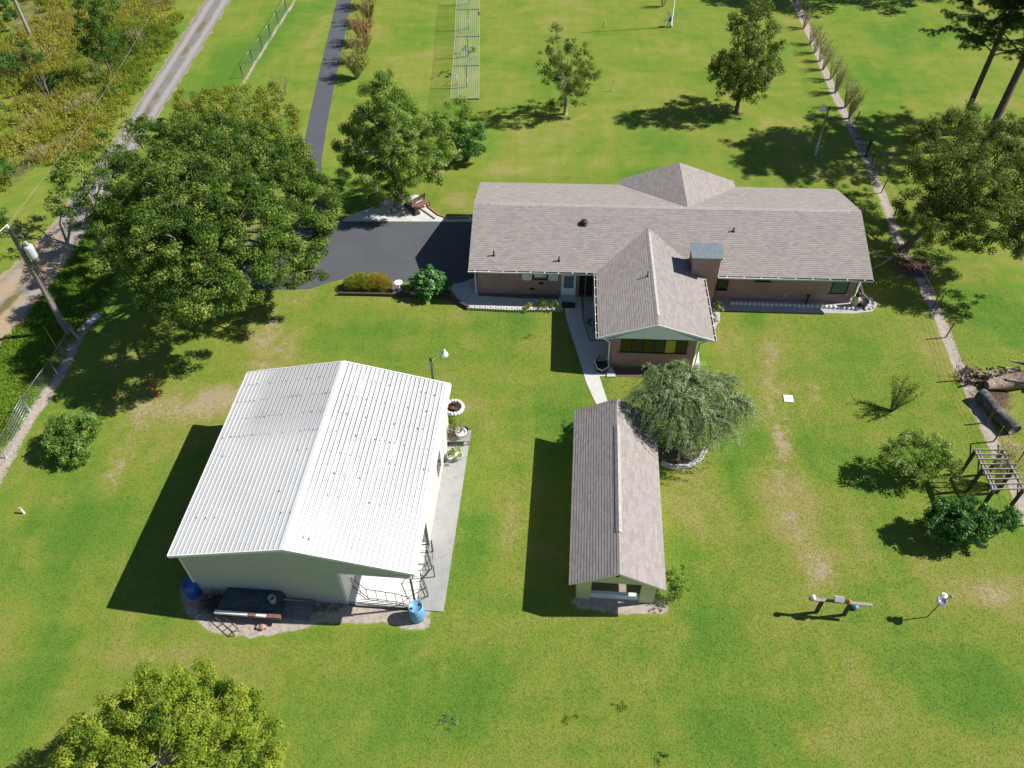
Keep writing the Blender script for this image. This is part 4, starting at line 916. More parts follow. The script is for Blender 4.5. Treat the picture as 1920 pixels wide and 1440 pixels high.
# ------------------------------------------------------------------ grape trellis
t = thing('grape_trellis', 'long overhead wire trellis with dark crossbars standing on the back lawn', 'trellis')
rows = []
for (xa, xb, yt) in ((845, 898, 186.4), (849.5, 898.5, 124), (853.5, 899, 69), (855, 898.7, 18.5), (858, 899, -28)):
    y = None; best = None
    for py in np.arange(yt, yt + 60, .25):        # ground line whose 2.05 m height lands on the crossbar
        g = G((xa + xb) / 2, py)
        if abs(PR(g + [0, 0, 2.05])[1] - yt) < .6: y = g[1]; break
    a = ONY(xa, yt, y); b = ONY(xb, yt, y); z = 2.05; a[2] = b[2] = z; rows.append((a, b))
    m = MB(); m.tube([a, b], .055, 6); m.build('crossbar', mWoodD, t)
    c_ = (a + b) / 2; m = MB(); m.tube([[c_[0], c_[1], 0], c_], .05, 6); m.build('post', mWoodD, t)
m = MB()
for (a, b), (a2, b2) in zip(rows[:-1], rows[1:]):
    for s in np.linspace(0, 1, 13): m.tube([a * (1 - s) + b * s + [0, 0, .06], a2 * (1 - s) + b2 * s + [0, 0, .06]], .012 if s in (0, 1) else .0075, 3, cap=False)
    L = abs(a2[1] - a[1]); n = int(L / .2)
    for k in range(n): u = k / n; m.tube([a * (1 - u) + a2 * u + [0, 0, .06], b * (1 - u) + b2 * u + [0, 0, .06]], .0075, 3, cap=False)
m.build('net', simple('net_grey', (.45, .46, .45), .7, .1), t)
m = MB(); m.box((-.12, -.1, 0), (.12, .1, .3)); o = m.build('hanging_box', mBlack); o.location = (*ONY(898, 27, rows[3][0][1] - .6)[:2], 1.75); tag(o, 'small black box hanging on the trellis side wire', 'box')
for i, (px, py) in enumerate(((879, 53), (875, 106), (857, 160), (876, 164))):
    m = MB(); m.lathe([(.06, 0), (.06, 1.0), (.05, 1.0), (.05, .9)], (0, 0, 0), 10); o = m.build('grow_tube', simple('pale_blue_tube', (.42, .56, .66), .5, .05)); o.location = at(px, py)
    tag(o, ('pale blue grow tube under the far part of the trellis', 'pale blue grow tube under the middle of the trellis', 'pale blue grow tube at the left edge of the near trellis bay', 'pale blue grow tube in the centre of the near trellis bay')[i], 'plant tube', 'plant tubes under the trellis')

# ------------------------------------------------------------------ flagpole
fb = G(1258, 51); t = thing('flagpole', 'tall white flagpole with a drooping blue and white flag near its foot', 'flagpole', (*fb[:2], 0))
m = MB(); m.tube([(0, 0, 0), (0, 0, 9)], [.07, .04], 8); m.build('pole', mWhite, t); m = MB(); m.lathe([(.14, 0), (.14, .25), (.08, .3)], (0, 0, 0), 10); m.build('base', mStone, t)
t = thing('windmill_ornament', 'small blue and white windmill ornament beside the flagpole', 'windmill', at(1254.5, 49.5))
m = MB(); m.tube([(-.25, 0, 0), (0, 0, 1.0)], .03, 5); m.tube([(.25, 0, 0), (0, 0, 1.0)], .03, 5); m.tube([(0, .25, 0), (0, 0, 1.0)], .03, 5); m.lathe([(.2, .6), (.22, .75), (.12, .95), (.02, 1.15)], (0, 0, 0), 10); m.build('tower', simple('deep_blue', (.05, .06, .28), .5), t)
for k in range(4):
    a = k * pi / 2 + .5; m = MB(); u = Vector((cos(a), 0, sin(a))); v = Vector((-sin(a), 0, cos(a))); c = Vector((0, -.18, .95)); q = [c + u * .12 - v * .1, c + u * .75 - v * .13, c + u * .75 + v * .13, c + u * .12 + v * .1]; m.face(q); m.face([x + Vector((0, .02, 0)) for x in reversed(q)]); m.build('blade', mWhite, t)
for px, py, h, lb in ((1131, 52, .6, 'short dark stake standing on the back lawn'), (1149, 171, 1.1, 'thin pale stake on the lawn right of the mid tree')):
    m = MB(); m.tube([(0, 0, 0), (0, 0, h)], .035, 6); o = m.build('stake', mSteelD if h < 1 else mStone); o.location = at(px, py); tag(o, lb, 'stake')
# red leaning stake pair by the oak shadow
m = MB(); m.tube([(0, 0, 0), (-.25, .3, 1.05)], .03, 6); m.tube([(0, 0, .03), (-.95, .55, .35)], .022, 5); m.cbox((-.26, .31, 1.1), (.1, .1, .12)); o = m.build('red_stake', mRed); o.location = at(298, 745); tag(o, 'red leaning stake at the edge of the oak shade', 'stake')
m = MB(); m.tube([(0, 0, 0), (-.12, .1, .42)], .05, 8); o = m.build('white_marker', mWhite); o.location = at(46, 963); tag(o, 'short white pipe marker standing on the far left lawn', 'marker')
m = MB(); m.box((-.27, -.27, 0), (.27, .27, .05)); m.box((-.05, -.05, .05), (.05, .05, .08)); o = m.build('access_lid', mWhite); o.location = at(1478, 748); o.rotation_euler = (0, 0, -.12); tag(o, 'small square white lid on the bare patch right of the weeping tree', 'lid')

# ------------------------------------------------------------------ bird feeder bench and bird bath pole
p0, p1 = G(1530, 1148), G(1582, 1153)
t = thing('gourd_rack', 'weathered plank on two dark posts holding gourds on the right lawn', 'rack', (*p0[:2], 0)); hb_ = 1.15
for p in (p0, p1): m = MB(); d = p - p0; m.box((d[0] - .07, d[1] - .07, 0), (d[0] + .07, d[1] + .07, hb_)); m.build('post', mWoodD, t)
a = ONY(1519, 1121, p0[1]) - p0; b = ONY(1621, 1132, p1[1]) - p0
dirv = (p1 - p0) / np.linalg.norm(p1 - p0); a = -dirv * .62; b = (p1 - p0) + dirv * .95; rz = atan2(dirv[1], dirv[0])
m = MB(); L = np.linalg.norm(b - a); c = (a + b) / 2; m.cbox((c[0], c[1], hb_ + .03), (L, .15, .05), 0, rz); m.build('plank', mWood, t)
def on_plank(s): q = p0 + a + (b - a) * s; return (q[0], q[1], hb_ + .055)
for s, r_, mt, nm, lb, ct in ((.05, .14, mWhite, 'white_gourd', 'white ball at the left end of the plank', 'ball'), (.62, .11, mOrange, 'orange_gourd', 'orange ball on the plank beside the grey box', 'ball')):
    m = MB(); m.lathe([(.02, 0), (r_ * .8, r_ * .35), (r_, r_ * .9), (r_ * .8, r_ * 1.5), (r_ * .3, r_ * 1.85), (.02, r_ * 1.9)], (0, 0, 0), 16); o = m.build(nm, mt); o.location = on_plank(s); tag(o, lb, ct)
t = thing('birdhouse', 'grey pitched birdhouse on the middle of the plank', 'birdhouse', on_plank(.45), rz)
m = MB(); m.box((-.16, -.1, 0), (.16, .1, .2)); m.build('body', mWood, t); m = MB(); m.prism([(-.22, -.16), (.22, -.16), (.22, .16), (-.22, .16)], .2, .22); m.mesh([(-.22, -.17, .22), (.22, -.17, .22), (.22, .17, .22), (-.22, .17, .22), (-.22, 0, .38), (.22, 0, .38)], [(0, 1, 5, 4), (2, 3, 4, 5), (0, 4, 3), (1, 2, 5)]); m.build('roof', simple('light_grey', (.42, .42, .44), .6), t)
m = MB(); m.lathe([(.02, 0), (.1, .04), (.13, .14), (.1, .23), (.02, .26)], (0, 0, 0), 16); o = m.build('glass_globe', mBlueL); bq = G(1603, 1141); o.location = (bq[0], bq[1], .0); tag(o, 'pale blue globe on the grass below the right end of the plank', 'globe')
pb = G(1738, 1157); t = thing('feeder_pole', 'thin leaning metal pole carrying a grey dish and white flower on the right lawn', 'bird feeder', (*pb[:2], 0))
hq = 1.45; tp = ONY(1766, 1128, pb[1]) - pb
m = MB(); m.tube([(0, 0, 0), (tp[0] * .5, 0, hq * .5), (tp[0], 0, hq)], .025, 6); m.tube([(tp[0], 0, hq), (tp[0] + .32, .12, hq + .3)], .015, 5); m.build('pole', mSteelD, t)
m = MB(); m.lathe([(.06, -.05), (.2, .02), (.23, .09), (.19, .09), (.16, .04), (.02, .02)], (tp[0], 0, hq), 18); m.build('dish', simple('bluish_grey', (.20, .21, .34), .4, .2), t)
m = MB(); m.lathe([(.02, 0), (.15, .02), (.15, .05), (.02, .06)], (tp[0] + .02, .12, hq + .36), 14); m.lathe([(.03, .06), (.05, .08), (.01, .1)], (tp[0] + .02, .12, hq + .36), 8, 1); m.build('flower_disk', [mWhite, mYel], t)
m = MB(); m.lathe([(.02, -.06), (.08, 0), (.02, .06)], (tp[0] + .42, .15, hq + .24), 10); m.build('blue_globe', mBlueL, t)

# ------------------------------------------------------------------ pergola
t = thing('wooden_pergola', 'weathered slatted wooden pergola standing over the right fence line', 'pergola')
zt = 2.0
c4 = [G(1829, 845, zt), G(1881, 846, zt), G(1919, 918, zt), G(1863, 920, zt)]
m = MB()
def beam(a, b, w_=.09, h=.12, name='beam', mat=mWood, dz=0.0):
    a = np.array(a, float); b = np.array(b, float); L = np.linalg.norm(b - a); c = (a + b) / 2; m = MB(); m.cbox((0, 0, 0), (L, w_, h)); o = m.build(name, mat, t)
    d = Vector(b - a); o.location = Vector(c) + Vector((0, 0, dz)); o.rotation_euler = d.to_track_quat('X', 'Z').to_euler(); return o
beam(c4[0], c4[3]); beam(c4[1], c4[2])
beam(c4[0] + [.15, 0, 0], c4[3] + [.15, 0, 0], .06)
for k in range(9):
    s = k / 8; a = c4[0] * (1 - s) + c4[3] * s; b = c4[1] * (1 - s) + c4[2] * s; d = (b - a) / np.linalg.norm(b - a); beam(a - d * .15, b + d * .15, .05, .08, 'slat', mWood, .1)
for c in (c4[0], c4[0] * .55 + c4[3] * .45, c4[3], c4[1], c4[1] * .5 + c4[2] * .5, c4[2]):
    m = MB(); m.box((c[0] - .07, c[1] - .07, 0), (c[0] + .07, c[1] + .07, zt - .06)); m.build('post', mWoodD, t)
    m2 = MB(); m2.tube([(c[0], c[1], zt - .7), (c[0] + .0, c[1] + .5, zt - .08)], .04, 5); m2.build('brace', mWoodD, t)

# ------------------------------------------------------------------ fallen logs and debris
def log(name, pts, radii, mat, label, cat='log'):
    m = MB(); q = [np.array(pts[0]) * (1 - t) + np.array(pts[-1]) * t + np.array([.06 * sin(t * 9), .05 * cos(t * 13), 0]) for t in np.linspace(0, 1, 14)]; m.tube(q, [radii[0] * (.84 + .06 * sin(i * 1.7) + .03 * (i % 3)) for i in range(14)], 11); return tag(m.build(name, mat), label, cat)
mLog = simple('dark_log', (.075, .075, .08), .9, .6, 5, bump=.9, dirt=(.22, .21, .2)); mRot = simple('pale_rotten_wood', (.27, .20, .165), .95, .6, 7, bump=1.0, dirt=(.1, .07, .06))
log('fallen_log', [G(1838, 738, .45), G(1868, 765, .45), G(1903, 808, .4)], [.42, .45, .42], mLog, 'thick dark fallen log lying in shade beside the right fence')
rr = random.Random(21); m = MB(); a, b = G(1830, 708, .2), G(1950, 712, .35)
m.tube([G(1850, 722, .25), G(1890, 716, .35), G(1960, 705, .35)], [.25, .5, .55], 10)
for i in range(90):
    s = rr.random(); p = a * (1 - s) + b * s + np.array([rr.gauss(0, .2), rr.gauss(0, .35), rr.uniform(0, .4)]); d = np.array([rr.gauss(0, .4), rr.gauss(0, .16), rr.gauss(0, .06)]); m.tube([p, p + d], [.10, .06], 5)
o = m.build('rotten_log', mRot); tag(o, 'pale splintered rotten log pile reaching the right edge', 'log')
m = MB()
for i in range(110):
    c = G(1815 + rr.gauss(0, 11), 702 + rr.gauss(0, 11), rr.uniform(.03, .25)); d = np.array([rr.gauss(0, .25), rr.gauss(0, .25), rr.uniform(0, .12)]); m.tube([c, c + d], [.025, .01], 4)
o = m.build('brush_pile', simple('brown_brush', (.16, .10, .07), .95, .4)); tag(o, 'heap of brown brush on the fence line by the dark log', 'brush pile')
m = MB(); m.tube([G(1632, 476, .5), G(1650, 480, .35), G(1672, 484, .2)], [.09, .08, .05], 7); m.tube([G(1636, 504, .1), G(1655, 494, .2), G(1670, 484, .25), G(1675, 476, .6)], [.05, .07, .08, .05], 7)
o = m.build('fallen_branch', mBarkG); tag(o, 'bare pale branch lying by the right gable of the house', 'branch')

# ------------------------------------------------------------------ foliage machinery
def rand_dirs(n, rng):
    v = rng.normal(size=(n, 3)); return v / np.linalg.norm(v, axis=1)[:, None]
def leaves(C, N, L, W, tint, rng, jit=.5, along_n=None):
    """rhombic leaves centred at C facing roughly N"""
    n = len(C); N = N + rand_dirs(n, rng) * jit; N /= np.linalg.norm(N, axis=1)[:, None]
    T = np.cross(N, rand_dirs(n, rng)); T /= np.linalg.norm(T, axis=1)[:, None] + 1e-9
    if along_n is not None: T = along_n + rand_dirs(n, rng) * .25; T /= np.linalg.norm(T, axis=1)[:, None]
    B = np.cross(N, T); B /= np.linalg.norm(B, axis=1)[:, None] + 1e-9
    s = rng.uniform(.6, 1.35, n)[:, None]; l = L * s / 2; w_ = W * s / 2
    V = np.empty((n, 4, 3)); V[:, 0] = C - T * l; V[:, 1] = C + B * w_ + N * W * .12; V[:, 2] = C + T * l; V[:, 3] = C - B * w_ + N * W * .12
    F = np.arange(n * 4).reshape(n, 4); return V.reshape(-1, 3), F, np.clip(tint, 0, 1)
def crown(blobs, rng, leaf=(.16, .09), cr=.42, dens=1.6, per=110, inner=.25, up=.35, tvar=.18, tleaf=.12, flat=.8, low=-.55):
    """blobs: (x, y, z, r). clumps sit on the blob shells, leaves inside clumps. returns V,F,tint, clump centres"""
    CC = []
    for (x, y, z, r) in blobs:
        n = max(3, int(dens * 2.6 * pi * r * r)); d = rand_dirs(n * 2, rng); d = d[d[:, 2] > low][:n]
        rad = np.where(rng.random(len(d)) < inner, rng.uniform(.25, .8, len(d)), rng.uniform(.78, 1.08, len(d)))
        c = np.array([x, y, z]) + d * rad[:, None] * r * [1, 1, flat]; CC.append(c)
    C = np.vstack(CC); n = len(C)
    # drop clumps buried deep inside other blobs
    keep = np.ones(n, bool)
    B = np.array(blobs)
    for b in B:
        q = (C - b[:3]) / [b[3], b[3], b[3] * flat]; keep &= ~((np.linalg.norm(q, axis=1) < .55) & (rng.random(n) < .75))
    C = C[keep]; n = len(C)
    ct = rng.normal(.5, tvar, n); sz = rng.uniform(.65, 1.35, n) * cr
    k = np.maximum(6, (per * (sz / cr) ** 2 * rng.uniform(.6, 1.2, n)).astype(int)); idx = np.repeat(np.arange(n), k); m_ = len(idx)
    off = rand_dirs(m_, rng) * (rng.random(m_) ** .45)[:, None] * sz[idx][:, None] * [1, 1, .75]
    P_ = C[idx] + off; N = off / (sz[idx][:, None]) * .8 + [0, 0, up]
    t = ct[idx] + rng.normal(0, tleaf, m_)
    V, F, t = leaves(P_, N, leaf[0], leaf[1], t, rng)
    return V, F, t, C
def branches(m, base, forks, C, rng, r0, nlimb=None, thin=.03):
    """trunk polyline then limbs to blob centres, twigs to a share of clumps"""
    m.tube([p for p, r in base], [r for p, r in base], 9)
    tip = np.array(base[-1][0], float); tr_ = base[-1][1]
    limbs = []
    for f in forks:
        f = np.array(f, float); mid = tip * .5 + f * .5 + [rng.normal(0, .12), rng.normal(0, .12), np.linalg.norm(f - tip) * .08]
        rr_ = tr_ * rng.uniform(.45, .65); m.tube([tip - [0, 0, .1], mid, f], [rr_, rr_ * .65, thin], 6); limbs.append((mid, f, rr_))
    if len(C):
        sel = C[rng.random(len(C)) < .25][:120]
        LP = np.array([l[1] for l in limbs]); 
        for c in sel:
            j = int(np.argmin(np.linalg.norm(LP - c, axis=1))); a = limbs[j][0] * .35 + limbs[j][1] * .65
            m.tube([a, (a + c) / 2 + rng.normal(0, .08, 3), c], [thin, thin * .7, thin * .3], 4, cap=False)
def tree(name, label, cat, base, blobs, mat, bark=mBark, r0=.2, fork=.35, group=None, seed=1, trunk_top=None, lean=(0, 0), kw=None, twigs=True):
    rng = np.random.default_rng(seed); base = np.array(base, float); o = thing(name, label, cat, (base[0], base[1], 0), 0, group)
    bl = [(b[0] - base[0], b[1] - base[1], b[2], b[3]) for b in blobs]
    V, F, t, C = crown(bl, rng, **(kw or {}))
    np_mesh('crown', V, F, mat, t, o)
    zc = np.mean([b[2] for b in bl]); cx = np.mean([b[0] for b in bl]); cy = np.mean([b[1] for b in bl]); zt_ = trunk_top or max(.3, zc * fork * 2)
    tp_ = (cx * .5 + lean[0], cy * .5 + lean[1], zt_)
    m = MB(); branches(m, [((0, 0, -.05), r0 * 1.35), ((tp_[0] * .15, tp_[1] * .15, .35), r0), ((tp_[0] * .55, tp_[1] * .55, zt_ * .6), r0 * .82), (tp_, r0 * .65)], [b[:3] for b in bl], C if twigs else [], rng, r0, thin=max(.014, r0 * .1))
    m.build('trunk', bark, o); return o
def bv(px, py, rpx, ydepth):      # blob seen at a pixel, standing at world depth y
    p = ONY(px, py, ydepth); return (p[0], p[1], p[2], rpx / PXM(p))
def bz(px, py, r, z): p = G(px, py, z); return (p[0], p[1], z, r)

OAK = leafmat('oak_leaf', [(.0, (0.026, 0.064, 0.011)), (.35, (0.082, 0.154, 0.023)), (.65, (0.158, 0.252, 0.037)), (1, (0.351, 0.433, 0.094))], .33)
YEL = leafmat('yellow_green_leaf', [(.0, (.13, .17, .02)), (.4, (.25, .30, .035)), (.75, (.36, .38, .06)), (1, (.46, .44, .14))], .4)
PALE = leafmat('pale_green_leaf', [(.0, (0.058, 0.117, 0.018)), (.4, (0.187, 0.304, 0.047)), (.75, (0.304, 0.445, 0.076)), (1, (0.515, 0.585, 0.211))], .38)
MID = leafmat('mid_leaf', [(.0, (0.047, 0.099, 0.014)), (.4, (0.140, 0.234, 0.033)), (.75, (0.234, 0.351, 0.053)), (1, (0.421, 0.503, 0.152))], .36)
DKG = leafmat('dark_glossy_leaf', [(.0, (.025, .085, .018)), (.5, (.065, .20, .042)), (1, (.18, .38, .11))], .28, .35)
BRT = leafmat('bright_leaf', [(.0, (.07, .15, .015)), (.35, (.21, .31, .028)), (.7, (.36, .44, .045)), (1, (.52, .55, .09))], .42)
OLV = leafmat('olive_leaf', [(.0, (0.064, 0.094, 0.018)), (.45, (0.140, 0.193, 0.035)), (.8, (0.234, 0.275, 0.064)), (1, (0.339, 0.363, 0.140))], .34)
PIN = leafmat('pine_needle', [(.0, (.02, .05, .016)), (.5, (.04, .10, .025)), (1, (.10, .17, .05))], .2)
WIL = leafmat('feathery_leaf', [(.0, (.12, .21, .08)), (.5, (.36, .48, .23)), (.85, (.62, .72, .42)), (1, (.8, .84, .65))], .5)
AUT = leafmat('mixed_autumn_leaf', [(.0, (.28, .32, .06)), (.45, (.42, .40, .12)), (.75, (.45, .26, .13)), (1, (.48, .18, .10))], .3)
GLD = leafmat('golden_foliage', [(.0, (.20, .26, .03)), (.45, (.38, .42, .06)), (.75, (.52, .38, .07)), (1, (.6, .28, .05))], .35)
HYD = leafmat('hydrangea_leaf', [(.0, (.05, .15, .03)), (.55, (.10, .29, .06)), (.85, (.20, .42, .12)), (1, (.5, .62, .5))], .25)
LIM = leafmat('lime_leaf', [(.0, (.12, .2, .015)), (.5, (.24, .36, .025)), (1, (.42, .5, .06))], .35)
RED_ = leafmat('orange_flowers', [(.0, (.10, .10, .02)), (.4, (.35, .12, .02)), (1, (.55, .22, .03))], .2)
DRY = leafmat('dry_twig_leaf', [(.0, (.15, .11, .07)), (.5, (.27, .20, .12)), (.8, (.22, .25, .07)), (1, (.38, .3, .2))], .2)

# big oak left of the metal building
ob = G(330, 560)
oak = [bz(*a) for a in ((372, 375, 3.0, 8.4), (300, 340, 2.5, 8.0), (440, 320, 2.5, 7.8), (455, 425, 2.8, 8.0), (325, 455, 2.8, 8.0), (520, 375, 2.3, 6.6), (560, 440, 1.9, 5.2), (588, 395, 1.8, 5.2), (545, 320, 1.9, 6.0), (485, 275, 1.9, 6.4),
        (385, 265, 2.0, 6.8), (305, 268, 1.6, 6.4), (235, 330, 1.7, 6.6), (245, 410, 2.0, 6.9), (240, 495, 1.8, 6.6), (325, 530, 1.9, 7.0), (400, 545, 2.0, 7.0), (470, 515, 1.8, 6.0), (525, 485, 1.6, 4.8), (575, 475, 1.2, 3.8), (420, 250, 1.4, 5.8), (400, 465, 2.4, 7.6),
        (610, 350, .9, 5.4), (612, 430, .9, 4.6), (440, 565, 1.0, 6.2), (370, 572, .9, 6.4), (290, 560, .9, 6.2), (270, 240, .8, 6.2), (555, 275, .8, 5.6), (350, 225, .8, 6.4), (590, 505, .7, 3.6), (545, 515, .8, 4.2))]
tree('oak_tree', 'huge dark green oak tree spreading over the driveway bend', 'tree', ob, oak, OAK, mBark, .45, seed=2, trunk_top=4.2, kw=dict(leaf=(.13, .085), cr=.46, dens=1.7, per=210, tvar=.24, inner=.2))
ok_ = [x for x in bpy.data.objects if x.name == 'oak_tree'][0]; rr = random.Random(44); m = MB()
for i in range(46):
    b = rr.choice(oak); a = rr.uniform(0, 6.28); e = rr.uniform(.15, 1.2); d = Vector((cos(a) * cos(e), sin(a) * cos(e), sin(e) * .8)); p = Vector((b[0] - ob[0], b[1] - ob[1], b[2])) + d * b[3] * .95
    q = p + (d + Vector((rr.gauss(0, .4), rr.gauss(0, .4), rr.gauss(0, .3)))) * rr.uniform(.25, .6); m.tube([p, (p + q) / 2 + Vector((0, 0, .05)), q], [.022, .016, .006], 4, cap=False)
m.build('dead_twigs', simple('dead_twig', (.42, .39, .34), .9, .2), ok_)
loosel = [bz(*a) for a in ((150, 320, 1.7, 4.5), (125, 370, 1.3, 4.0), (195, 275, 1.4, 4.6), (250, 245, 1.2, 4.6), (170, 400, 1.5, 4.2), (105, 345, .9, 4.0), (190, 350, 1.4, 4.8))]
tree('roadside_tree', 'loose open-crowned tree overhanging the gravel road beside the oak', 'tree', G(200, 480), loosel, OAK, mBarkG, .22, seed=3, trunk_top=3.0, kw=dict(leaf=(.18, .11), cr=.42, dens=1.3, per=60, inner=.5))
# yellow-green tree behind the oak
yb = G(470, 330)
tree('yellow_tree', 'low yellow-green tree behind the oak beside the driveway', 'tree', yb, [bz(*a) for a in ((400, 205, 1.9, 2.6), (460, 195, 2.0, 2.8), (520, 225, 1.9, 2.6), (545, 285, 1.6, 2.2), (360, 215, 1.5, 2.2), (350, 190, 1.1, 1.8), (470, 250, 2.0, 2.6), (420, 235, 1.8, 2.4), (510, 180, 1.0, 2.4))], YEL, mBarkG, .18, seed=4, trunk_top=1.2, kw=dict(leaf=(.15, .08), cr=.4, dens=2.2, per=100, inner=.35))
# bare top twigs of a grey shrub beyond it
def twiggy(name, label, cat, base, h, spread, n, mat, leafm=None, nleaf=0, seed=1, r=.018, group=None, lean=(0, 0), leaf=(.09, .05), tmean=.5):
    rng = np.random.default_rng(seed); o = thing(name, label, cat, (base[0], base[1], 0), 0, group); m = MB(); P_ = []
    for i in range(n):
        a = rng.uniform(0, 2 * pi); s = spread * sqrt(rng.random()); t = np.array([s * cos(a) + lean[0], s * sin(a) + lean[1], h * rng.uniform(.65, 1.05)])
        b = np.array([cos(a), sin(a), 0]) * .08; mid = b * .5 + t * .5 + [0, 0, h * .06]; m.tube([b, mid, t], [r, r * .7, r * .3], 4, cap=False)
        for k in range(3):
            u = rng.uniform(.4, .95); q = (b * (1 - u) ** 2 + 2 * mid * u * (1 - u) + t * u * u); e = q + np.array([rng.normal(0, .18), rng.normal(0, .18), rng.uniform(.1, .35)]) * h * .35; m.tube([q, e], [r * .5, r * .2], 3, cap=False)
            P_ += [q * (1 - s_) + e * s_ for s_ in rng.random(max(1, nleaf // 3))] if nleaf else []
        if nleaf: P_ += [(b * (1 - u) ** 2 + 2 * mid * u * (1 - u) + t * u * u) for u in rng.uniform(.3, 1, nleaf)]
    m.build('stems', mat, o)
    if nleaf:
        C = np.array(P_) + rng.normal(0, .06, (len(P_), 3)); V, F, t_ = leaves(C, np.tile([0, 0, .6], (len(C), 1)), leaf[0], leaf[1], rng.normal(tmean, .22, len(C)), rng, 1.0); np_mesh('foliage', V, F, leafm, t_, o)
    return o
twiggy('bare_shrub', 'pale bare-twigged shrub rising above the yellow-green tree', 'shrub', G(530, 190), 2.6, 1.3, 26, simple('pale_twig', (.36, .33, .27), .9, .2), MID, 14, 5)
# tall tree right of the driveway
tb = G(745, 385); Y0 = tb[1]
blobs = [bv(*a, Y0 + d) for a, d in (((728, 180, 32), 0), ((700, 175, 24), .6), ((750, 205, 38), -.6), ((700, 225, 38), .5), ((780, 255, 36), 0), ((735, 270, 46), -1.2), ((685, 285, 40), .6), ((665, 245, 24), 1.2), ((820, 290, 30), .5), ((770, 310, 40), -1.0), ((715, 335, 38), -1.2), ((665, 325, 34), 0), ((790, 330, 30), 0), ((745, 355, 30), -1.2), ((700, 372, 22), -1), ((720, 150, 20), .3), ((645, 275, 16), .8), ((755, 240, 40), 2.0), ((700, 290, 40), 2.4), ((780, 290, 34), 2.2), ((815, 250, 24), .6), ((840, 300, 26), .2), ((810, 330, 24), -.4), ((640, 300, 16), .4))]
tree('tall_tree', 'tall shaggy green tree standing between the driveway and the house', 'tree', tb, blobs, PALE, mBarkG, .26, seed=6, trunk_top=4.5, kw=dict(leaf=(.125, .075), cr=.42, dens=1.9, per=160, inner=.35, tvar=.24))
m = MB(); q = ONY(686, 212, Y0 + 1); m.tube([q + [1.2, 0, -1.6], q + [.2, 0, -.4], q + [-.35, 0, .4]], [.09, .07, .02], 6); m.tube([q + [.2, 0, -.4], q + [.3, 0, .9]], [.06, .02], 6); m.tube([q + [.8, 0, -1.0], q + [-.9, 0, .2]], [.06, .02], 6)
o = m.build('dead_limb', mWoodD, [x for x in bpy.data.objects if x.name.startswith('tall_tree')][0]); o.location = -Vector((tb[0], tb[1], 0))
# light green bush + dark evergreen behind it
lb_ = G(860, 285); tree('light_tree', 'light green leafy tree right behind the tall tree', 'tree', lb_, [bv(828, 235, 34, lb_[1]), bv(858, 212, 26, lb_[1] + 1), bv(878, 235, 22, lb_[1]), bv(848, 262, 30, lb_[1] - .5), bv(815, 272, 30, lb_[1] + .5), bv(868, 198, 16, lb_[1] + .8), bv(800, 235, 24, lb_[1] + .5), bv(840, 290, 18, lb_[1] - .5)], PALE, mBarkG, .12, seed=7, kw=dict(leaf=(.16, .08), cr=.4, dens=1.6, per=70, inner=.4))
db = G(878, 302); tree('evergreen_bush', 'dense dark green evergreen bush at the lawn edge behind the house', 'bush', db, [bv(882, 262, 25, db[1]), bv(868, 275, 22, db[1]), bv(890, 280, 18, db[1] - .4), bv(870, 252, 20, db[1] + .6), bv(893, 245, 14, db[1] + .3), bv(878, 288, 18, db[1])], DKG, mBark, .1, seed=8, kw=dict(leaf=(.13, .08), cr=.3, dens=3.2, per=80, inner=.3))
# two lawn trees
b_ = G(1060, 214); y = b_[1]
tree('lawn_tree', 'airy greyish-green tree standing alone in the middle of the back lawn', 'tree', b_, [bv(*a, y + d) for a, d in (((1042, 55, 15), 0), ((1048, 85, 24), .2), ((1065, 110, 34), -.5), ((1030, 115, 26), .5), ((1090, 120, 26), .3), ((1052, 145, 34), -.8), ((1090, 150, 30), .3), ((1030, 150, 22), .8), ((1105, 135, 20), 0), ((1060, 175, 28), -.5), ((1085, 180, 22), 0), ((1045, 190, 16), 0), ((1075, 90, 22), 1), ((1070, 140, 30), 1.5))], OLV, mBarkG, .16, seed=9, trunk_top=2.2, kw=dict(leaf=(.15, .08), cr=.38, dens=1.4, per=75, inner=.45, tvar=.2))
b_ = G(1380, 211); y = b_[1]
tree('lawn_tree', 'dense green two-tiered tree on the back lawn left of the crape row', 'tree', b_, [bv(*a, y + d) for a, d in (((1425, 12, 22), 0), ((1405, 45, 36), 0), ((1440, 60, 26), .5), ((1385, 60, 20), .4), ((1430, 90, 36), -.4), ((1395, 110, 38), -.5), ((1360, 125, 32), .3), ((1440, 130, 32), .5), ((1400, 150, 38), -.8), ((1370, 160, 26), 0), ((1420, 170, 24), 0), ((1345, 145, 22), 0), ((1395, 185, 20), 0), ((1420, 110, 36), 1.6), ((1375, 130, 34), 1.8))], OLV, mBark, .2, seed=10, trunk_top=1.8, kw=dict(leaf=(.17, .09), cr=.42, dens=1.7, per=85, inner=.3, tvar=.22))
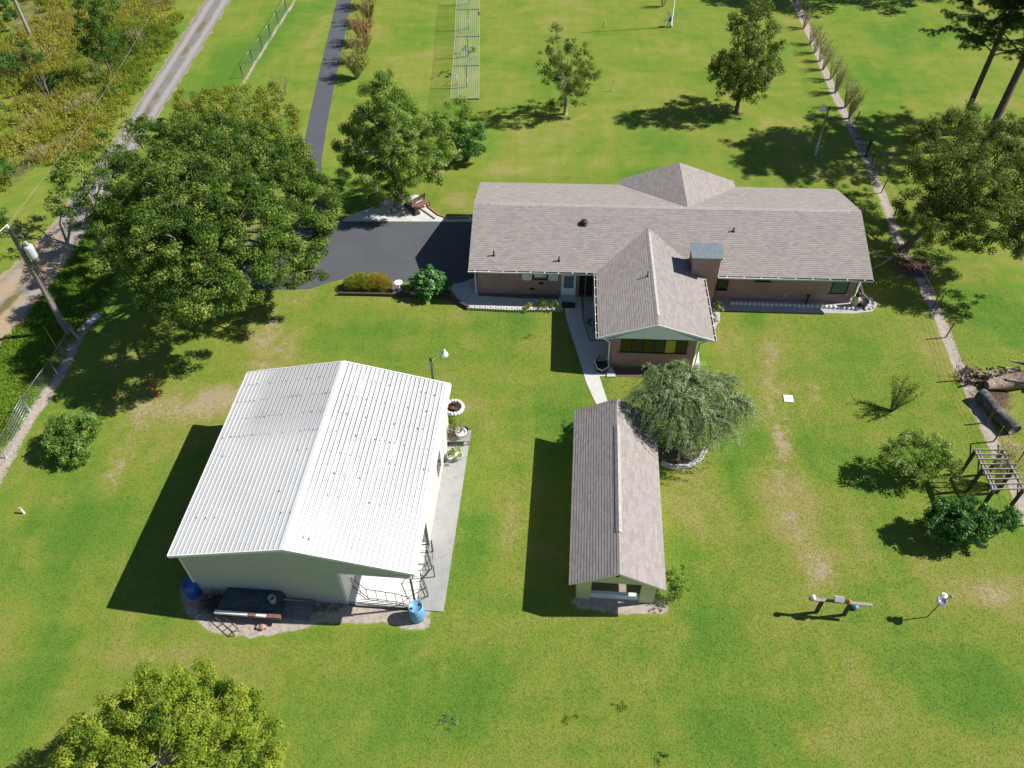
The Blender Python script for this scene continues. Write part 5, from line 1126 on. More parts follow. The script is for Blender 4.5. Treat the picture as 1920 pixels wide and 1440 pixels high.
# big tree at the right
b_ = G(1690, 470); y = b_[1]
rb = [bz(*a) for a in ((1790, 250, 1.9, 6.0), (1850, 270, 2.0, 6.4), (1760, 300, 1.9, 5.6), (1830, 330, 2.3, 6.4), (1900, 320, 2.3, 6.6), (1780, 370, 2.1, 5.0), (1850, 400, 2.2, 5.2), (1920, 390, 2.4, 5.6), (1735, 330, 1.5, 4.6), (1755, 425, 1.8, 3.9), (1725, 400, 1.5, 3.6), (1800, 430, 1.7, 4.0), (1880, 440, 1.8, 4.4), (1950, 440, 2.2, 4.6), (1815, 225, 1.3, 6.2), (1735, 255, 1.2, 5.4), (1910, 260, 1.8, 7.0), (1970, 330, 2.4, 6.4), (1960, 260, 2.0, 6.6))]
tree('shade_tree', 'big spreading olive-green tree leaning over the right fence line', 'tree', b_, rb, OLV, mBark, .24, seed=12, trunk_top=2.6, kw=dict(leaf=(.13, .075), cr=.43, dens=1.8, per=150, inner=.4, tvar=.24))

# pines: trunk + whorls of needle clumps
def pine(base, h, r, label, seed, zlow=.5, spread=3.0, n=26, kk=110, group='pines at the right edge'):
    rng = np.random.default_rng(seed); o = thing('pine_tree', label, 'tree', (base[0], base[1], 0), 0, group); m = MB()
    m.tube([(0, 0, -.05), (0, 0, h * .5), (0, 0, h)], [r, r * .75, r * .2], 10); m.build('trunk', mPineBark, o); m = MB(); CC = []
    for i in range(n):
        u = zlow + (1 - zlow) * (i / (n - 1)) ** .9; z = h * u; a = i * 2.4 + rng.normal(0, .3); L = spread * (1.15 - (u - zlow) / (1 - zlow) * .75) * rng.uniform(.6, 1.1)
        e = np.array([L * cos(a), L * sin(a), z + L * .12]); m.tube([(0, 0, z - .1), e * [.5, .5, 1] + [0, 0, .05 * L], e], [.06, .045, .015], 5, cap=False)
        for k in range(16):
            s = rng.uniform(.35, 1.08); CC.append(np.array([0, 0, z]) * (1 - s) + e * s + rng.normal(0, .32, 3) * [1, 1, .5])
    m.build('branches', mPineBark, o); C = np.array(CC); idx = np.repeat(np.arange(len(C)), kk); d = rand_dirs(len(idx), rng); d[:, 2] = np.abs(d[:, 2]) * .8
    P_ = C[idx] + d * .26; V, F, t_ = leaves(P_, rand_dirs(len(idx), rng), .26, .028, rng.normal(.5, .15, len(C))[idx] + rng.normal(0, .1, len(idx)), rng, .3, along_n=d); np_mesh('crown', V, F, PIN, t_, o); return o
pine(G(1795, 251), 17, .25, 'pine with a slim bare trunk, left one of the pair at upper right', 31, .40, 5.0, 56)
pine(G(1843, 277), 18.5, .34, 'pine with a thick bare trunk, right one of the pair at upper right', 32, .40, 5.0, 60)
pine(G(2010, 225), 19, .28, 'pine just beyond the right edge of the lawn', 33, .55, 4.2, 30)
for px, py, r_, lb in ((1650, -24, 3.4, 'broad tree beyond the top edge shading the lawn behind the two-tiered tree'), (1735, -16, 3.0, 'broad tree beyond the top edge shading the crape row'), (1880, -22, 3.0, 'broad tree beyond the top edge shading the far right lawn')):
    c = G(px, py); tree('far_tree', lb, 'tree', c, [(c[0] + a, c[1] + b, 13 + z, r_ * q) for a, b, z, q in ((0, 0, 1, 1), (3.5, .5, 0, .8), (-3.5, -.5, 0, .8), (1, 3, 0, .7), (-1, -3, -.5, .7), (-6, 1, -1, .5))], MID, mBark, .3, seed=int(px), trunk_top=9, kw=dict(leaf=(.3, .2), cr=.7, dens=.7, per=50))

# weeping feathery tree by the shed
def weeping(base, label, blobs, seed):
    rng = np.random.default_rng(seed); o = thing('weeping_tree', label, 'tree', (base[0], base[1], 0)); m = MB(); P_ = []; D = []; T_ = []; top = np.array([blobs[0][0], blobs[0][1], 0]) - [base[0], base[1], 0]
    m.tube([(0, 0, -.05), (.1, .1, .8), (.2, .2, 1.5)], [.16, .12, .1], 8)
    for (x, y_, z, r) in blobs:
        c = np.array([x - base[0], y_ - base[1], z]); m.tube([(.2, .2, 1.4), (c + [.2, .2, 1.4]) / 2 + [0, 0, .2], c], [.07, .05, .03], 6)
        for i in range(int(105 * r)):
            a = rng.uniform(0, 2 * pi); R0 = r * rng.uniform(.1, .6); st_ = c + [R0 * cos(a), R0 * sin(a), r * .55 * rng.uniform(.3, 1)]; out = np.array([cos(a), sin(a), 0]); L = (r + .25) * rng.uniform(.55, 1.7); up_ = rng.uniform(.1, .5); tnt = rng.normal(.5, .2)
            pts = []; n = 12
            for k in range(n + 1):
                s = k / n; pts.append(st_ + out * L * s * .95 + np.array([0, 0, L * (up_ * s * 2 - 1.5 * s * s)]))
            m.tube(pts[::3], [.010, .008, .006, .004, .003][:len(pts[::3])], 3, cap=False)
            for k in range(n):
                for q in range(5):
                    s = rng.random(); P_.append(pts[k] * (1 - s) + pts[k + 1] * s + rng.normal(0, .05, 3)); d = pts[k + 1] - pts[k]; D.append(d / np.linalg.norm(d) * .6 + [0, 0, -.5]); T_.append(tnt + rng.normal(0, .12) + .25 * (k / n > .75))
    m.build('trunk', mBarkG, o); P_ = np.array(P_); D = np.array(D); V, F, t_ = leaves(P_, np.tile([0, 0, 1.0], (len(P_), 1)), .14, .042, np.array(T_), rng, .8, along_n=D); np_mesh('crown', V, F, WIL, t_, o)
wb = G(1288, 850)
weeping(wb, 'feathery weeping grey-green tree beside the shed roof', [bz(a[0] + 13, a[1] + 3, a[2] * .93, a[3]) for a in ((1295, 770, 1.0, 3.3), (1240, 735, .85, 3.9), (1350, 755, .85, 3.4), (1280, 705, .8, 4.0), (1245, 778, .8, 3.4), (1315, 790, .8, 2.8), (1205, 745, .7, 3.7) , (1275, 810, .7, 1.9), (1378, 758, .6, 3.1), (1225, 705, .55, 4.1), (1315, 715, .7, 3.8), (1330, 790, .7, 2.8), (1265, 750, .8, 3.9), (1300, 735, .7, 3.9), (1240, 760, .8, 3.6), (1350, 715, .45, 3.7), (1260, 690, .45, 4.2))], 14)

# shrubs and small trees of the right yard
twiggy('young_tree', 'thin sparse young tree leaning right on the right lawn', 'tree', G(1672, 770), 2.1, 1.0, 30, mBark, OLV, 22, 15, .018, lean=(.25, .2), tmean=.35)
b_ = G(1718, 895); tree('young_tree', 'rounded young tree with yellowish top between the thin tree and the pergola', 'tree', b_, [bz(*a) for a in ((1710, 850, 1.1, 1.7), (1745, 848, 1.0, 1.6), (1680, 860, .8, 1.5), (1772, 870, .75, 1.2), (1735, 885, .8, 1.1), (1715, 822, .7, 2.0), (1695, 885, .7, 1.0), (1760, 845, .7, 1.5), (1660, 865, .5, 1.3))], PALE, mBarkG, .07, seed=16, kw=dict(leaf=(.10, .065), cr=.24, dens=5.0, per=60, inner=.45, tvar=.28))
b_ = G(1820, 1000); tree('flowering_shrub', 'wide glossy dark green shrub below the pergola', 'shrub', b_, [bz(*a) for a in ((1790, 970, 1.0, 1.5), (1762, 985, .8, 1.2), (1815, 985, .95, 1.3), (1825, 960, .8, 1.6), (1850, 985, .6, 1.0), (1875, 975, .65, 1.2), (1895, 970, .5, 1.2), (1775, 957, .7, 1.7), (1835, 1000, .6, .8), (1785, 995, .8, .8))], DKG, mBark, .08, seed=17, kw=dict(leaf=(.11, .08), cr=.22, dens=9, per=70, inner=.3, tvar=.2))
b_ = G(1264, 1125); tree('corner_shrub', 'small green shrub against the front corner of the shed', 'shrub', b_, [bz(*a) for a in ((1268, 1085, .5, 1.1), (1278, 1100, .45, .8), (1258, 1110, .4, .6), (1280, 1070, .3, 1.3), (1258, 1080, .35, 1.2), (1248, 1125, .35, .4))], MID, mBark, .04, seed=18, kw=dict(leaf=(.10, .065), cr=.17, dens=7, per=26, inner=.4, tvar=.25))
# round bush left
b_ = G(135, 850); tree('round_bush', 'rounded dense bush near the left sandy strip', 'bush', b_, [bz(*a) for a in ((130, 815, 1.15, 1.0), (155, 810, 1.0, 1.0), (110, 830, .95, .8), (140, 840, .95, .7), (165, 795, .7, .9), (120, 800, .8, 1.1))], leafmat('bush_leaf', [(.0, (.07, .14, .02)), (.5, (.16, .29, .045)), (.85, (.25, .38, .07)), (1, (.38, .38, .25))], .3), mBark, .06, seed=19, kw=dict(leaf=(.11, .07), cr=.25, dens=6.5, per=80, inner=.3, tvar=.2))
# parking-bed bushes
b_ = G(803, 552); tree('hydrangea_bush', 'round bush with pale blooms on the bed near the house corner', 'bush', b_, [bz(*a) for a in ((803, 530, 1.0, .9), (786, 533, .8, .7), (822, 533, .8, .7), (803, 522, .85, 1.2), (803, 545, .8, .5))], HYD, mBark, .04, seed=20, kw=dict(leaf=(.12, .10), cr=.2, dens=8, per=50, inner=.3, tvar=.25))
rng = np.random.default_rng(41)
def grassclump(name, label, cat, spots, h, mat, seed, per=1500, L=.5, W=.02, group=None, out=.5, tl=.5):
    rng = np.random.default_rng(seed); c0 = np.mean([s[:2] for s in spots], axis=0); o = thing(name, label, cat, (c0[0], c0[1], 0), 0, group); P_ = []; D = []; T_ = []
    for (x, y_, r, tm) in [(s[0], s[1], s[2], s[3] if len(s) > 3 else tl) for s in spots]:
        n = int(per * r * r); a = rng.uniform(0, 2 * pi, n); q = np.sqrt(rng.random(n)) * r; z = rng.random(n) ** .7 * h * (1 - .45 * (q / r) ** 2)
        P_.append(np.stack([x - c0[0] + q * np.cos(a), y_ - c0[1] + q * np.sin(a), z], 1)); D.append(np.stack([np.cos(a) * q / r * out, np.sin(a) * q / r * out, np.ones(n) * .8], 1) + rng.normal(0, .2, (n, 3))); T_.append(rng.normal(tm, .15, n) + (z / h - .5) * .3)
    P_, D, T_ = np.vstack(P_), np.vstack(D), np.hstack(T_); D /= np.linalg.norm(D, axis=1)[:, None]
    V, F, t_ = leaves(P_, rand_dirs(len(P_), rng), L, W, T_, rng, .3, along_n=D); np_mesh('foliage', V, F, mat, t_, o); return o
g1 = [(*G(660, 540)[:2], .55, .2), (*G(675, 536)[:2], .75, .3), (*G(695, 537)[:2], .8, .45), (*G(712, 537)[:2], .75, .75), (*G(722, 542)[:2], .5, .6)]
grassclump('ornamental_grass', 'feathery golden and orange grass mound on the parking bed', 'ornamental grass', g1, 1.0, GLD, 42, 5200, .2, .022)
for px, py, r, h, mt, lb, nm in ((987, 580, .28, .55, LIM, 'small lime green plant in the middle of the block edging', 'lime_plant'), (1018, 577, .38, .7, LIM, 'lime green plant left of the walkway end', 'lime_plant'), (1035, 580, .38, .65, LIM, 'yellow-green leafy plant at the walkway corner', 'lime_plant'),
        (1340, 585, .45, .8, LIM, 'bright green plant against the right side of the wing', 'leafy_plant'), (1337, 605, .35, .4, MID, 'low green plant near the wing gutter corner', 'leafy_plant')):
    rg = np.random.default_rng(int(px)); o = thing(nm, lb, 'plant', at(px, py)); V, F, t_, C = crown([(0, 0, h * .5, r), (r * .3, 0, h * .75, r * .6)], rg, leaf=(.16, .07), cr=.13, dens=9, per=14, inner=.4); np_mesh('foliage', V, F, mt, t_, o)
    m = MB(); m.tube([(0, 0, 0), (0, 0, h * .6)], .02, 5); m.build('stem', mBark, o)
rg = np.random.default_rng(77); o = thing('potted_palm', 'small dark plant growing in the corner planter', 'plant', at(1128, 688, .3)); V, F, t_, C = crown([(0, 0, .3, .3)], rg, leaf=(.2, .04), cr=.14, dens=9, per=16); np_mesh('foliage', V, F, DKG, t_, o)
o = thing('shade_plant', 'dark low plant against the left wall of the wing', 'plant', at(1113, 617)); V, F, t_, C = crown([(0, .3, .35, .4), (0, -.2, .3, .35)], rg, leaf=(.15, .06), cr=.14, dens=9, per=16); np_mesh('foliage', V, F, DKG, t_, o)
# potted plants by the metal building
def pot(px, py, r, h, mt, lb, plant, z=.06, dead=False):
    t = thing('plant_pot', lb, 'potted plant', at(px, py, z)); m = MB(); m.lathe([(r * .65, 0), (r * .95, h * .85), (r * 1.08, h * .87), (r * 1.08, h), (r * .9, h), (r * .85, h * .8), (.01, h * .78)], (0, 0, 0), 18); m.build('pot', mt, t)
    rg = np.random.default_rng(int(px * 7 + py)); mtp, R0, hh = plant
    if dead:
        m = MB()
        for i in range(26): a = rg.uniform(0, 6.28); s = R0 * rg.random(); m.tube([(0, 0, h * .8), (s * cos(a) * .6, s * sin(a) * .6, h + hh * .6), (s * cos(a), s * sin(a), h + hh * rg.uniform(.4, 1))], [.015, .01, .005], 4, cap=False)
        m.build('twigs', mBarkG, t)
        V, F, t_, C = crown([(0, 0, h + hh * .5, R0 * .9)], rg, leaf=(.12, .05), cr=.13, dens=8, per=9); np_mesh('foliage', V, F, mtp, t_, t)
    else:
        V, F, t_, C = crown([(0, 0, h + hh * .35, R0)], rg, leaf=(.13, .06), cr=.14, dens=9, per=22); np_mesh('foliage', V, F, mtp, t_, t)
pot(866, 828, .3, .45, mWhite, 'wide white pot with a grey-brown shrubby plant at the slab end', (OLV, .5, .6), .45, True)
pot(852, 822, .22, .35, mTerra, 'dark pot with dry brown plant beside the wide white pot', (DRY, .4, .5), .3, True)
pot(860, 862, .24, .38, mWhiteV, 'pot with a round lime green plant on the slab', (LIM, .4, .4))
pot(845, 864, .17, .35, mWhite, 'small white pot with a yellow-green plant against the wall', (LIM, .25, .35))
pot(872, 812, .2, .3, mBlack, 'black pot with a spiky olive plant at the far slab corner', (OLV, .35, .4), .06, True)
m = MB()
for sx in (-.6, .6):
    for sy_ in (-.25, .25): m.box((sx - .03, sy_ - .03, 0), (sx + .03, sy_ + .03, .36))
m.box((-.7, -.32, .36), (.7, .32, .41)); o = m.build('plant_stand', mWood); o.location = at(859, 829, .06); tag(o, 'low wooden stand under the shrubby pots', 'stand')
# ring planter
rb_ = G(851, 766); t = thing('ring_planter', 'white scalloped tyre planter with orange flowers behind the metal building', 'planter', (*rb_[:2], 0))
m = MB()
for k in range(18): a = k * 2 * pi / 18; m.lathe([(.12, 0), (.13, .12), (.07, .22), (.01, .24)], (.52 * cos(a), .52 * sin(a), 0), 7)
m.build('rim', mWhite, t); m = MB(); m.lathe([(.46, 0), (.46, .1), (.01, .12)], (0, 0, 0), 18); m.build('soil', mDark, t)
V, F, t_, C = crown([(-.08, .05, .35, .34)], rg, leaf=(.09, .06), cr=.12, dens=10, per=22); np_mesh('flowers', V, F, RED_, t_, t)
twiggy('weedy_shrub', 'light green weedy plant beside the back corner pots', 'plant', G(846, 805), .9, .45, 14, mBark, LIM, 18, 71, .01)
# bottom-left bright tree
b_ = G(250, 1500); br = [bz(*a) for a in ((320, 1330, 1.5, 4.4), (250, 1350, 1.4, 4.2), (400, 1340, 1.4, 4.0), (190, 1400, 1.3, 3.8), (300, 1420, 1.6, 4.6), (400, 1420, 1.5, 4.0), (470, 1400, 1.2, 3.4), (360, 1290, .9, 3.8), (270, 1300, .8, 3.8), (440, 1330, .9, 3.4), (500, 1380, .8, 3.0), (150, 1440, 1.2, 3.4), (240, 1480, 1.6, 4.2), (350, 1510, 1.6, 4.2), (460, 1490, 1.4, 3.4), (505, 1440, 1.0, 3.0), (200, 1350, .7, 3.6))]
tree('yard_tree', 'bright yellow-green tree at the bottom left corner of the lawn', 'tree', b_, br, BRT, mBarkG, .2, seed=22, trunk_top=1.6, kw=dict(leaf=(.095, .06), cr=.30, dens=3.2, per=170, inner=.35, tvar=.22, up=.6))
# crape myrtle row along the driveway
mTw = simple('tan_twig', (.40, .34, .22), .9, .2); mTwR = simple('reddish_twig', (.40, .31, .22), .9, .2)
for i, (px, py, h, tm, lb) in enumerate(((694, 13, 2.8, .3, 'farthest yellowish crape bush in the row along the driveway'), (693, 44, 2.7, .4, 'second yellowish crape bush from the top of the driveway row'), (684, 80, 2.6, .85, 'reddish crape bush in the middle of the driveway row'), (679, 114, 2.8, .55, 'orange-brown crape bush fourth along the driveway row'), (670, 147, 2.6, .25, 'nearest pale green crape bush of the driveway row'))):
    twiggy('crape_bush', lb, 'bush', G(px, py), h, 1.5, 60, mTw, AUT, 34, 50 + i, .016, 'crape bushes beside the driveway', tmean=tm, leaf=(.12, .07))
cr = [(1507, 53), (1519, 83), (1527, 99), (1537, 115), (1543, 131), (1557, 149), (1566, 174), (1584, 202), (1592, 222), (1497, 22), (1490, 4)]
nmz = ['tenth', 'ninth', 'eighth', 'seventh', 'sixth', 'fifth', 'fourth', 'third', 'second', 'first', 'last']
ordn = sorted(range(len(cr)), key=lambda i: -cr[i][1]); words = ['nearest', 'second nearest', 'third nearest', 'fourth nearest', 'fifth nearest', 'sixth nearest', 'seventh nearest', 'eighth nearest', 'ninth nearest', 'tenth nearest', 'farthest']
for rank, i in enumerate(ordn):
    twiggy('fence_row_shrub', '%s bare upright shrub in the row on the right fence line' % words[rank], 'shrub', G(*cr[i]), 2.6 if rank < 3 else 2.2, .75, 46 if rank < 3 else 30, mTwR, DRY, 8, 80 + i, .014, 'bare shrubs along the right fence line', lean=(.25, .1))
twiggy('bare_shrub', 'bare grey shrub near the flagpole at the top edge', 'shrub', G(1243, 12), 2.0, .8, 30, mTw, DRY, 8, 95, .016)
for px, py, r, mt, lb in ((1073, 1352, .3, LIM, 'bright green weed clump in the lawn near the bottom edge'), (838, 1356, .35, WIL, 'pale weed clump in the lawn at the bottom centre'), (1165, 1325, .3, LIM, 'light weed tuft in the lawn below the shed'), (1240, 1420, .3, OLV, 'small weed tuft at the bottom edge of the lawn'), (990, 632, .3, DRY, 'dry tuft in the lawn between the walkway and block edging'), (205, 735, .55, OLV, 'small pale sapling in the oak shade'), (1715, 985, .2, LIM, 'tiny pale plant left of the glossy shrub')):
    rg = np.random.default_rng(int(px)); o = thing('weed_clump', lb, 'weeds', at(px, py)); V, F, t_, C = crown([(0, 0, .08, r), (r * .6, r * .3, .06, r * .5)], rg, leaf=(.10, .03), cr=.12, dens=9, per=14, inner=.4, flat=.4); np_mesh('foliage', V, F, mt, t_, o)
# vine on trellis and pergola
rg = np.random.default_rng(60)
o = thing('grape_vine', 'green vine leaves on the second bay of the trellis', 'vine', (rows[1][0][0], rows[1][0][1], 2.1)); L2 = rows[2][0][1] - rows[1][0][1]
V, F, t_, C = crown([(.4 + .35 * k, L2 * (.35 + .12 * (k % 3)), 0, .35) for k in range(5)], rg, leaf=(.14, .1), cr=.16, dens=3, per=12); np_mesh('foliage', V, F, MID, t_, o); m = MB(); m.tube([(1.1, .3, -2.1), (1.0, .6, -.1), (1.8, 1.6, 0)], .03, 5); m.build('stem', mBark, o)
twiggy('climbing_vine', 'pale yellow twiggy vine sprawling through the pergola top', 'vine', G(1868, 912), 2.7, .9, 46, simple('yellow_twig', (.42, .38, .2), .9, .2), YEL, 12, 61, .014, lean=(0, .4), tmean=.8)

# ------------------------------------------------------------------ wild scrub beyond the road
def vnoise(P_, s, seed):
    r = np.random.default_rng(seed); v = 0
    for k in range(5):
        a = r.uniform(0, 2 * pi); f = s * r.uniform(.6, 1.8); v = v + np.sin((P_[:, 0] * cos(a) + P_[:, 1] * sin(a)) * f + r.uniform(0, 6.28))
    return v / 5
SCR = leafmat('scrub_leaf', [(.0, (.03, .08, .015)), (.22, (.11, .20, .025)), (.42, (.27, .33, .035)), (.6, (.43, .41, .06)), (.75, (.41, .37, .08)), (.88, (.30, .18, .08)), (1, (.68, .54, .34))], .35)
reg = poly_px([(-60, -40), (398, -40), (378, 0), (296, 125), (220, 240), (160, 325), (92, 415), (25, 480), (-60, 560)])
n = 9000; rng = np.random.default_rng(70); q = rng.uniform(reg.min(0), reg.max(0), (n, 2)); q = q[inside(q, reg)]
dr = sd_line(q, poly_px(ROAD_L)); q = q[(rng.random(len(q)) < np.clip(dr / 1.2, .0, 1)) | (dr > 1.6)]; dr = sd_line(q, poly_px(ROAD_L))
dens = vnoise(q, .35, 3); keep = (dens + .5 * vnoise(q, 1.3, 9) > -.28); q = q[keep]; dr = dr[keep]; dens = dens[keep]
tm = .45 + .42 * vnoise(q, .28, 4) + .25 * vnoise(q, 1.1, 5); hh = np.clip(.25 + .22 * dr, .2, 1.5) * np.clip(.75 + .9 * dens, .3, 1.7)
k = 46; idx = np.repeat(np.arange(len(q)), k); rr_ = rng.uniform(.25, .65, len(q))
d = rand_dirs(len(idx), rng) * (rng.random(len(idx)) ** .4)[:, None]; tall = rng.random(len(q)) < .25
P_ = np.stack([q[idx, 0] + d[:, 0] * rr_[idx], q[idx, 1] + d[:, 1] * rr_[idx], np.abs(d[:, 2]) * hh[idx] + .05], 1)
al = np.stack([d[:, 0] * .5, d[:, 1] * .5, np.where(tall[idx], 1.6, .5)], 1) + rand_dirs(len(idx), rng) * np.where(tall[idx], .15, .6)[:, None]; al /= np.linalg.norm(al, axis=1)[:, None]
P_[:, 2] *= np.where(tall[idx], 1.6, 1.0)
V, F, t_ = leaves(P_, d * .6 + [.3, 0, 1.0], np.where(tall[idx], .5, .2)[:, None], np.where(tall[idx], .04, .075)[:, None], tm[idx] + rng.normal(0, .09, len(idx)) + np.where(tall[idx], .15, 0), rng, .6, along_n=al)
o = np_mesh('scrub', V, F, SCR, t_); tag(o, 'tangled yellow-green weeds and brush beyond the gravel road', 'scrub', kind='stuff')
# lush verge between road and left fence
reg = poly_px([(165, 440), (250, 320), (330, 330), (240, 470), (170, 590), (140, 630), (60, 760), (-40, 900), (-40, 720), (10, 640), (95, 545)])
q = rng.uniform(reg.min(0), reg.max(0), (4200, 2)); q = q[inside(q, reg)]; k = 26; idx = np.repeat(np.arange(len(q)), k); d = rand_dirs(len(idx), rng)
P_ = np.stack([q[idx, 0] + d[:, 0] * .35, q[idx, 1] + d[:, 1] * .35, np.abs(d[:, 2]) * .14 + .02], 1); tm = .5 + .3 * vnoise(q, .6, 8)
V, F, t_ = leaves(P_, d * .4 + [0, 0, .8], .2, .05, tm[idx] + rng.normal(0, .1, len(idx)), rng, .6); o = np_mesh('verge_weeds', V, F, leafmat('verge_leaf', [(.0, (.06, .14, .015)), (.5, (.16, .29, .025)), (1, (.30, .40, .045))], .4), t_); tag(o, 'lush green weeds on the verge between road and fence', 'weeds', kind='stuff')
# tan plumes
for i, (px, py, lb) in enumerate(((258, 85, 'tall tan dry grass plume clump near the road in the scrub'), (290, 20, 'tan dry grass clump at the top of the scrub by the road'), (140, 215, 'tan dry grass tuft in the middle of the scrub'), (75, 300, 'tan dry grass tuft in the lower scrub'), (165, 200, 'small tan grass tuft right of the slim trunk'), (312, 10, 'reddish tan grass clump at the top edge'))):
    c = G(px, py); grassclump('dry_grass_clump', lb, 'grass clump', [(c[0], c[1], .7, .7), (c[0] + .6, c[1] + .2, .5, .75)], 1.9 if i < 2 else 1.2, leafmat('dry_grass', [(.0, (.20, .15, .06)), (.5, (.38, .30, .14)), (1, (.52, .44, .28))], .25), 100 + i, 420, .7, .035)
b_ = G(212, 152); y = b_[1]
tree('slim_tree', 'slim dark green tree with a thin trunk standing in the scrub', 'tree', b_, [bv(*a, y + d) for a, d in (((165, 25, 30), 0), ((190, 50, 26), .4), ((180, 85, 24), -.4), ((215, 70, 18), .3), ((165, 95, 18), .3), ((190, 105, 14), 0), ((155, 55, 18), .5), ((195, 15, 24), .5), ((170, -5, 26), 0))], leafmat('forest_leaf', [(.0, (.03, .08, .016)), (.5, (.065, .16, .03)), (1, (.14, .26, .05))], .35), mBark, .1, seed=23, trunk_top=3.5, kw=dict(leaf=(.18, .1), cr=.4, dens=1.8, per=60, inner=.4))
FOR = MATS['forest_leaf']
for i, (px, py, r, h, lb) in enumerate(((62, 140, 1.2, 3.0, 'dark green shrub tree at the foot of the grey trunk'), (20, 160, 1.5, 2.6, 'dark leafy shrub at the left edge of the scrub'), (10, 60, 1.6, 3.5, 'large dark bush in the upper left corner'), (8, 350, 1.1, 2.4, 'dark green bush at the left edge beside the road'), (10, 440, .9, 1.6, 'low dark bush above the utility pole top'), (110, 170, .8, 1.3, 'small green bush in the middle of the scrub'), (205, 185, .6, 1.0, 'small green shrub by the slim tree base'))):
    c = G(px, py); tree('scrub_bush', lb, 'bush', c, [(c[0], c[1], h * .6, r), (c[0] + r * .5, c[1] + .2, h * .45, r * .7), (c[0] - r * .5, c[1], h * .5, r * .75), (c[0], c[1] + r * .4, h * .8, r * .6)], FOR, mBark, .06, seed=120 + i, kw=dict(leaf=(.16, .09), cr=.34, dens=2.4, per=55, inner=.4))
def trunk_tree(px, py, h, r, lb, seed):
    b_ = G(px, py); return tree('bare_trunk_pine', lb, 'tree', b_, [(b_[0] + dx, b_[1] + dy, h + dz, rr0) for dx, dy, dz, rr0 in ((0, 0, 0, 1.8), (-1.2, .5, -.8, 1.3), (1.0, -.4, -.6, 1.2), (0, .6, 1.2, 1.3))], FOR, mBarkG, r, seed=seed, trunk_top=h * .85, kw=dict(leaf=(.18, .09), cr=.4, dens=1.4, per=60))
trunk_tree(64, 82, 11, .17, 'tall grey-trunked tree leaning out of the upper left corner', 131)
trunk_tree(2, 198, 10, .2, 'thick grey trunk at the left edge of the scrub', 132)
twiggy('dead_sapling', 'thin dead sapling standing in the dark part of the scrub', 'tree', G(94, 188), 3.0, .6, 10, mBarkG, None, 0, 133, .02)

# ------------------------------------------------------------------ lawn blades in the near yard (uncountable)
def lawn_blades():
    m = NT('grass_blade'); geo = m.n('ShaderNodeNewGeometry').outputs['Position']; g = m.n('ShaderNodeGroup'); g.node_tree = LAWN; m.l(geo, g.inputs[0])
    A = {k: m.n('ShaderNodeAttribute', attribute_name=k).outputs['Fac'] for k in ('lush', 'wear', 'tint')}; m.l(A['lush'], g.inputs[1]); m.l(A['wear'], g.inputs[2])
    c = m.mix(.4, g.outputs[0], m.ramp(A['tint'], [(.0, (.42, .44, .38)), (.5, (.56, .56, .56)), (1, (.80, .79, .74))]), 'OVERLAY'); m.l(c, m.b.inputs['Base Color']); m.b.inputs['Roughness'].default_value = .7; m.b.inputs['Specular IOR Level'].default_value = .2
    tr = m.n('ShaderNodeBsdfTranslucent'); m.l(c, tr.inputs[0]); mx = m.n('ShaderNodeMixShader'); mx.inputs[0].default_value = .3; m.l(m.b.outputs[0], mx.inputs[1]); m.l(tr.outputs[0], mx.inputs[2]); m.l(mx.outputs[0], m.out.inputs[0]); return m.mat
rng = np.random.default_rng(200)
reg = poly_px([(-60, 1480), (1980, 1480), (1960, 620), (1700, 330), (600, 330), (260, 620), (-60, 900)])
N0 = 620000; q = rng.uniform(reg.min(0), reg.max(0), (N0, 2)); q = q[inside(q, reg)]; dist = np.hypot(q[:, 0], q[:, 1]); q = q[rng.random(len(q)) < np.clip(1.35 - dist / 60, .15, 1)]
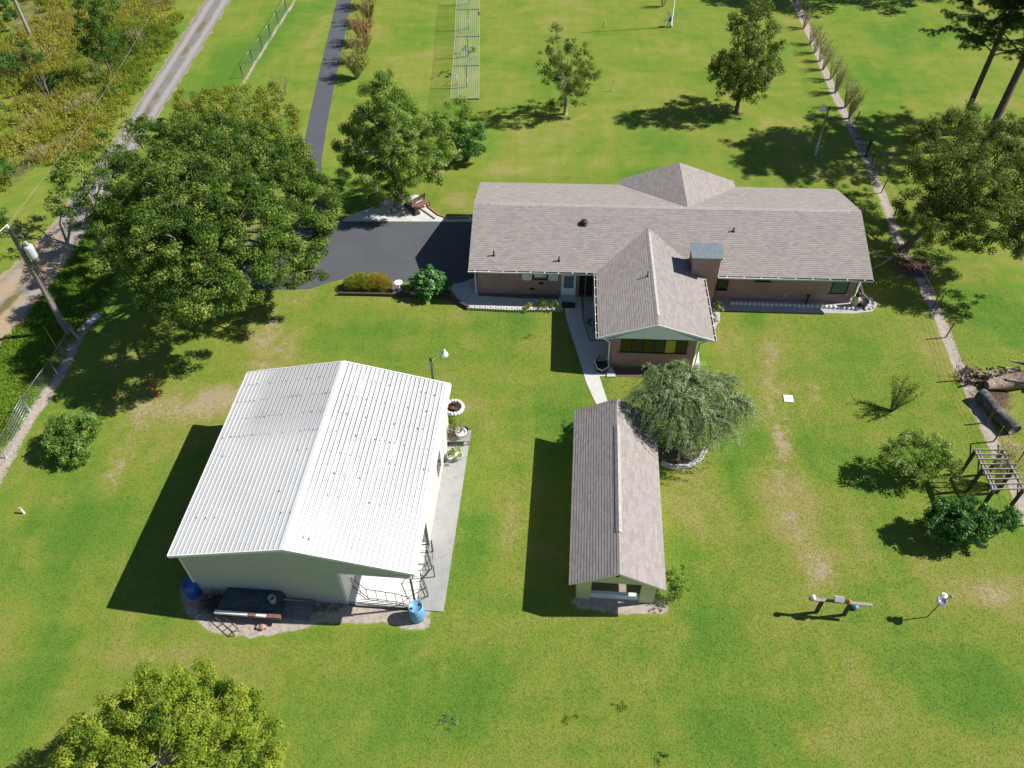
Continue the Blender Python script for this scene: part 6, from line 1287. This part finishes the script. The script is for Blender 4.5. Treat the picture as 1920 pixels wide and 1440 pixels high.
off = [poly_px(DRIVE), np.array([LOC(HB, *a)[:2] for a in ((-12.8, -4.7), (-4.2, -4.7), (-4.2, -11.2), (1.3, -11.2), (1.3, -5.5), (12.3, -5.3), (12.3, 9), (-12.8, 9))]), np.array([LOC(BBN, *a)[:2] for a in ((-5.5, -6.2), (6.6, -6.2), (6.6, 5.2), (-5.5, 5.2))]), np.array([LOC(SHD, *a)[:2] for a in ((-1.9, .3), (2, .3), (2, 10.3), (-1.9, 10.3))]),
       poly_px([(1050, 555), (1062, 598), (1098, 714), (1120, 762), (1142, 762), (1124, 706), (1300, 712), (1314, 740), (1330, 640), (1350, 600), (1350, 588), (1645, 590), (1650, 560), (1140, 550)]), poly_px([(838, 535), (900, 520), (1060, 556), (1056, 586), (878, 584), (842, 560), (634, 556), (634, 520)])]
ok = np.ones(len(q), bool)
for pl in off: ok &= ~inside(q, pl)
q = q[ok]
ix = np.clip(np.searchsorted(gx, q[:, 0]), 0, nx - 1); iy = np.clip(np.searchsorted(gy, q[:, 1]), 0, ny - 1); li = iy * nx + ix
ok = (sand[li] + dark[li]) < .3; q, li = q[ok], li[ok]; n = len(q)
a = rng.uniform(0, 2 * pi, n); hgt = rng.uniform(.008, .028, n); wd_ = rng.uniform(.012, .03, n); u = np.stack([np.cos(a), np.sin(a)], 1) * wd_[:, None]; ln_ = rng.normal(0, .06, (n, 2))
V = np.empty((n, 3, 3)); V[:, 0, :2] = q - u; V[:, 1, :2] = q + u; V[:, 2, :2] = q + ln_; V[:, :2, 2] = 0; V[:, 2, 2] = hgt
gr = np_mesh('grass', V.reshape(-1, 3), np.arange(n * 3).reshape(n, 3), lawn_blades(), rng.normal(.5, .22, n).clip(0, 1)); tag(gr, 'short mown grass blades over the near lawn', 'grass', kind='stuff')
for nm, f in (('lush', lush), ('wear', wear)):
    at_ = gr.data.attributes.new(nm, 'FLOAT', 'FACE'); at_.data.foreach_set('value', np.clip(f[li], 0, 1.3).astype(np.float32))
print('grass blades', n, 'total objects', len(bpy.data.objects))
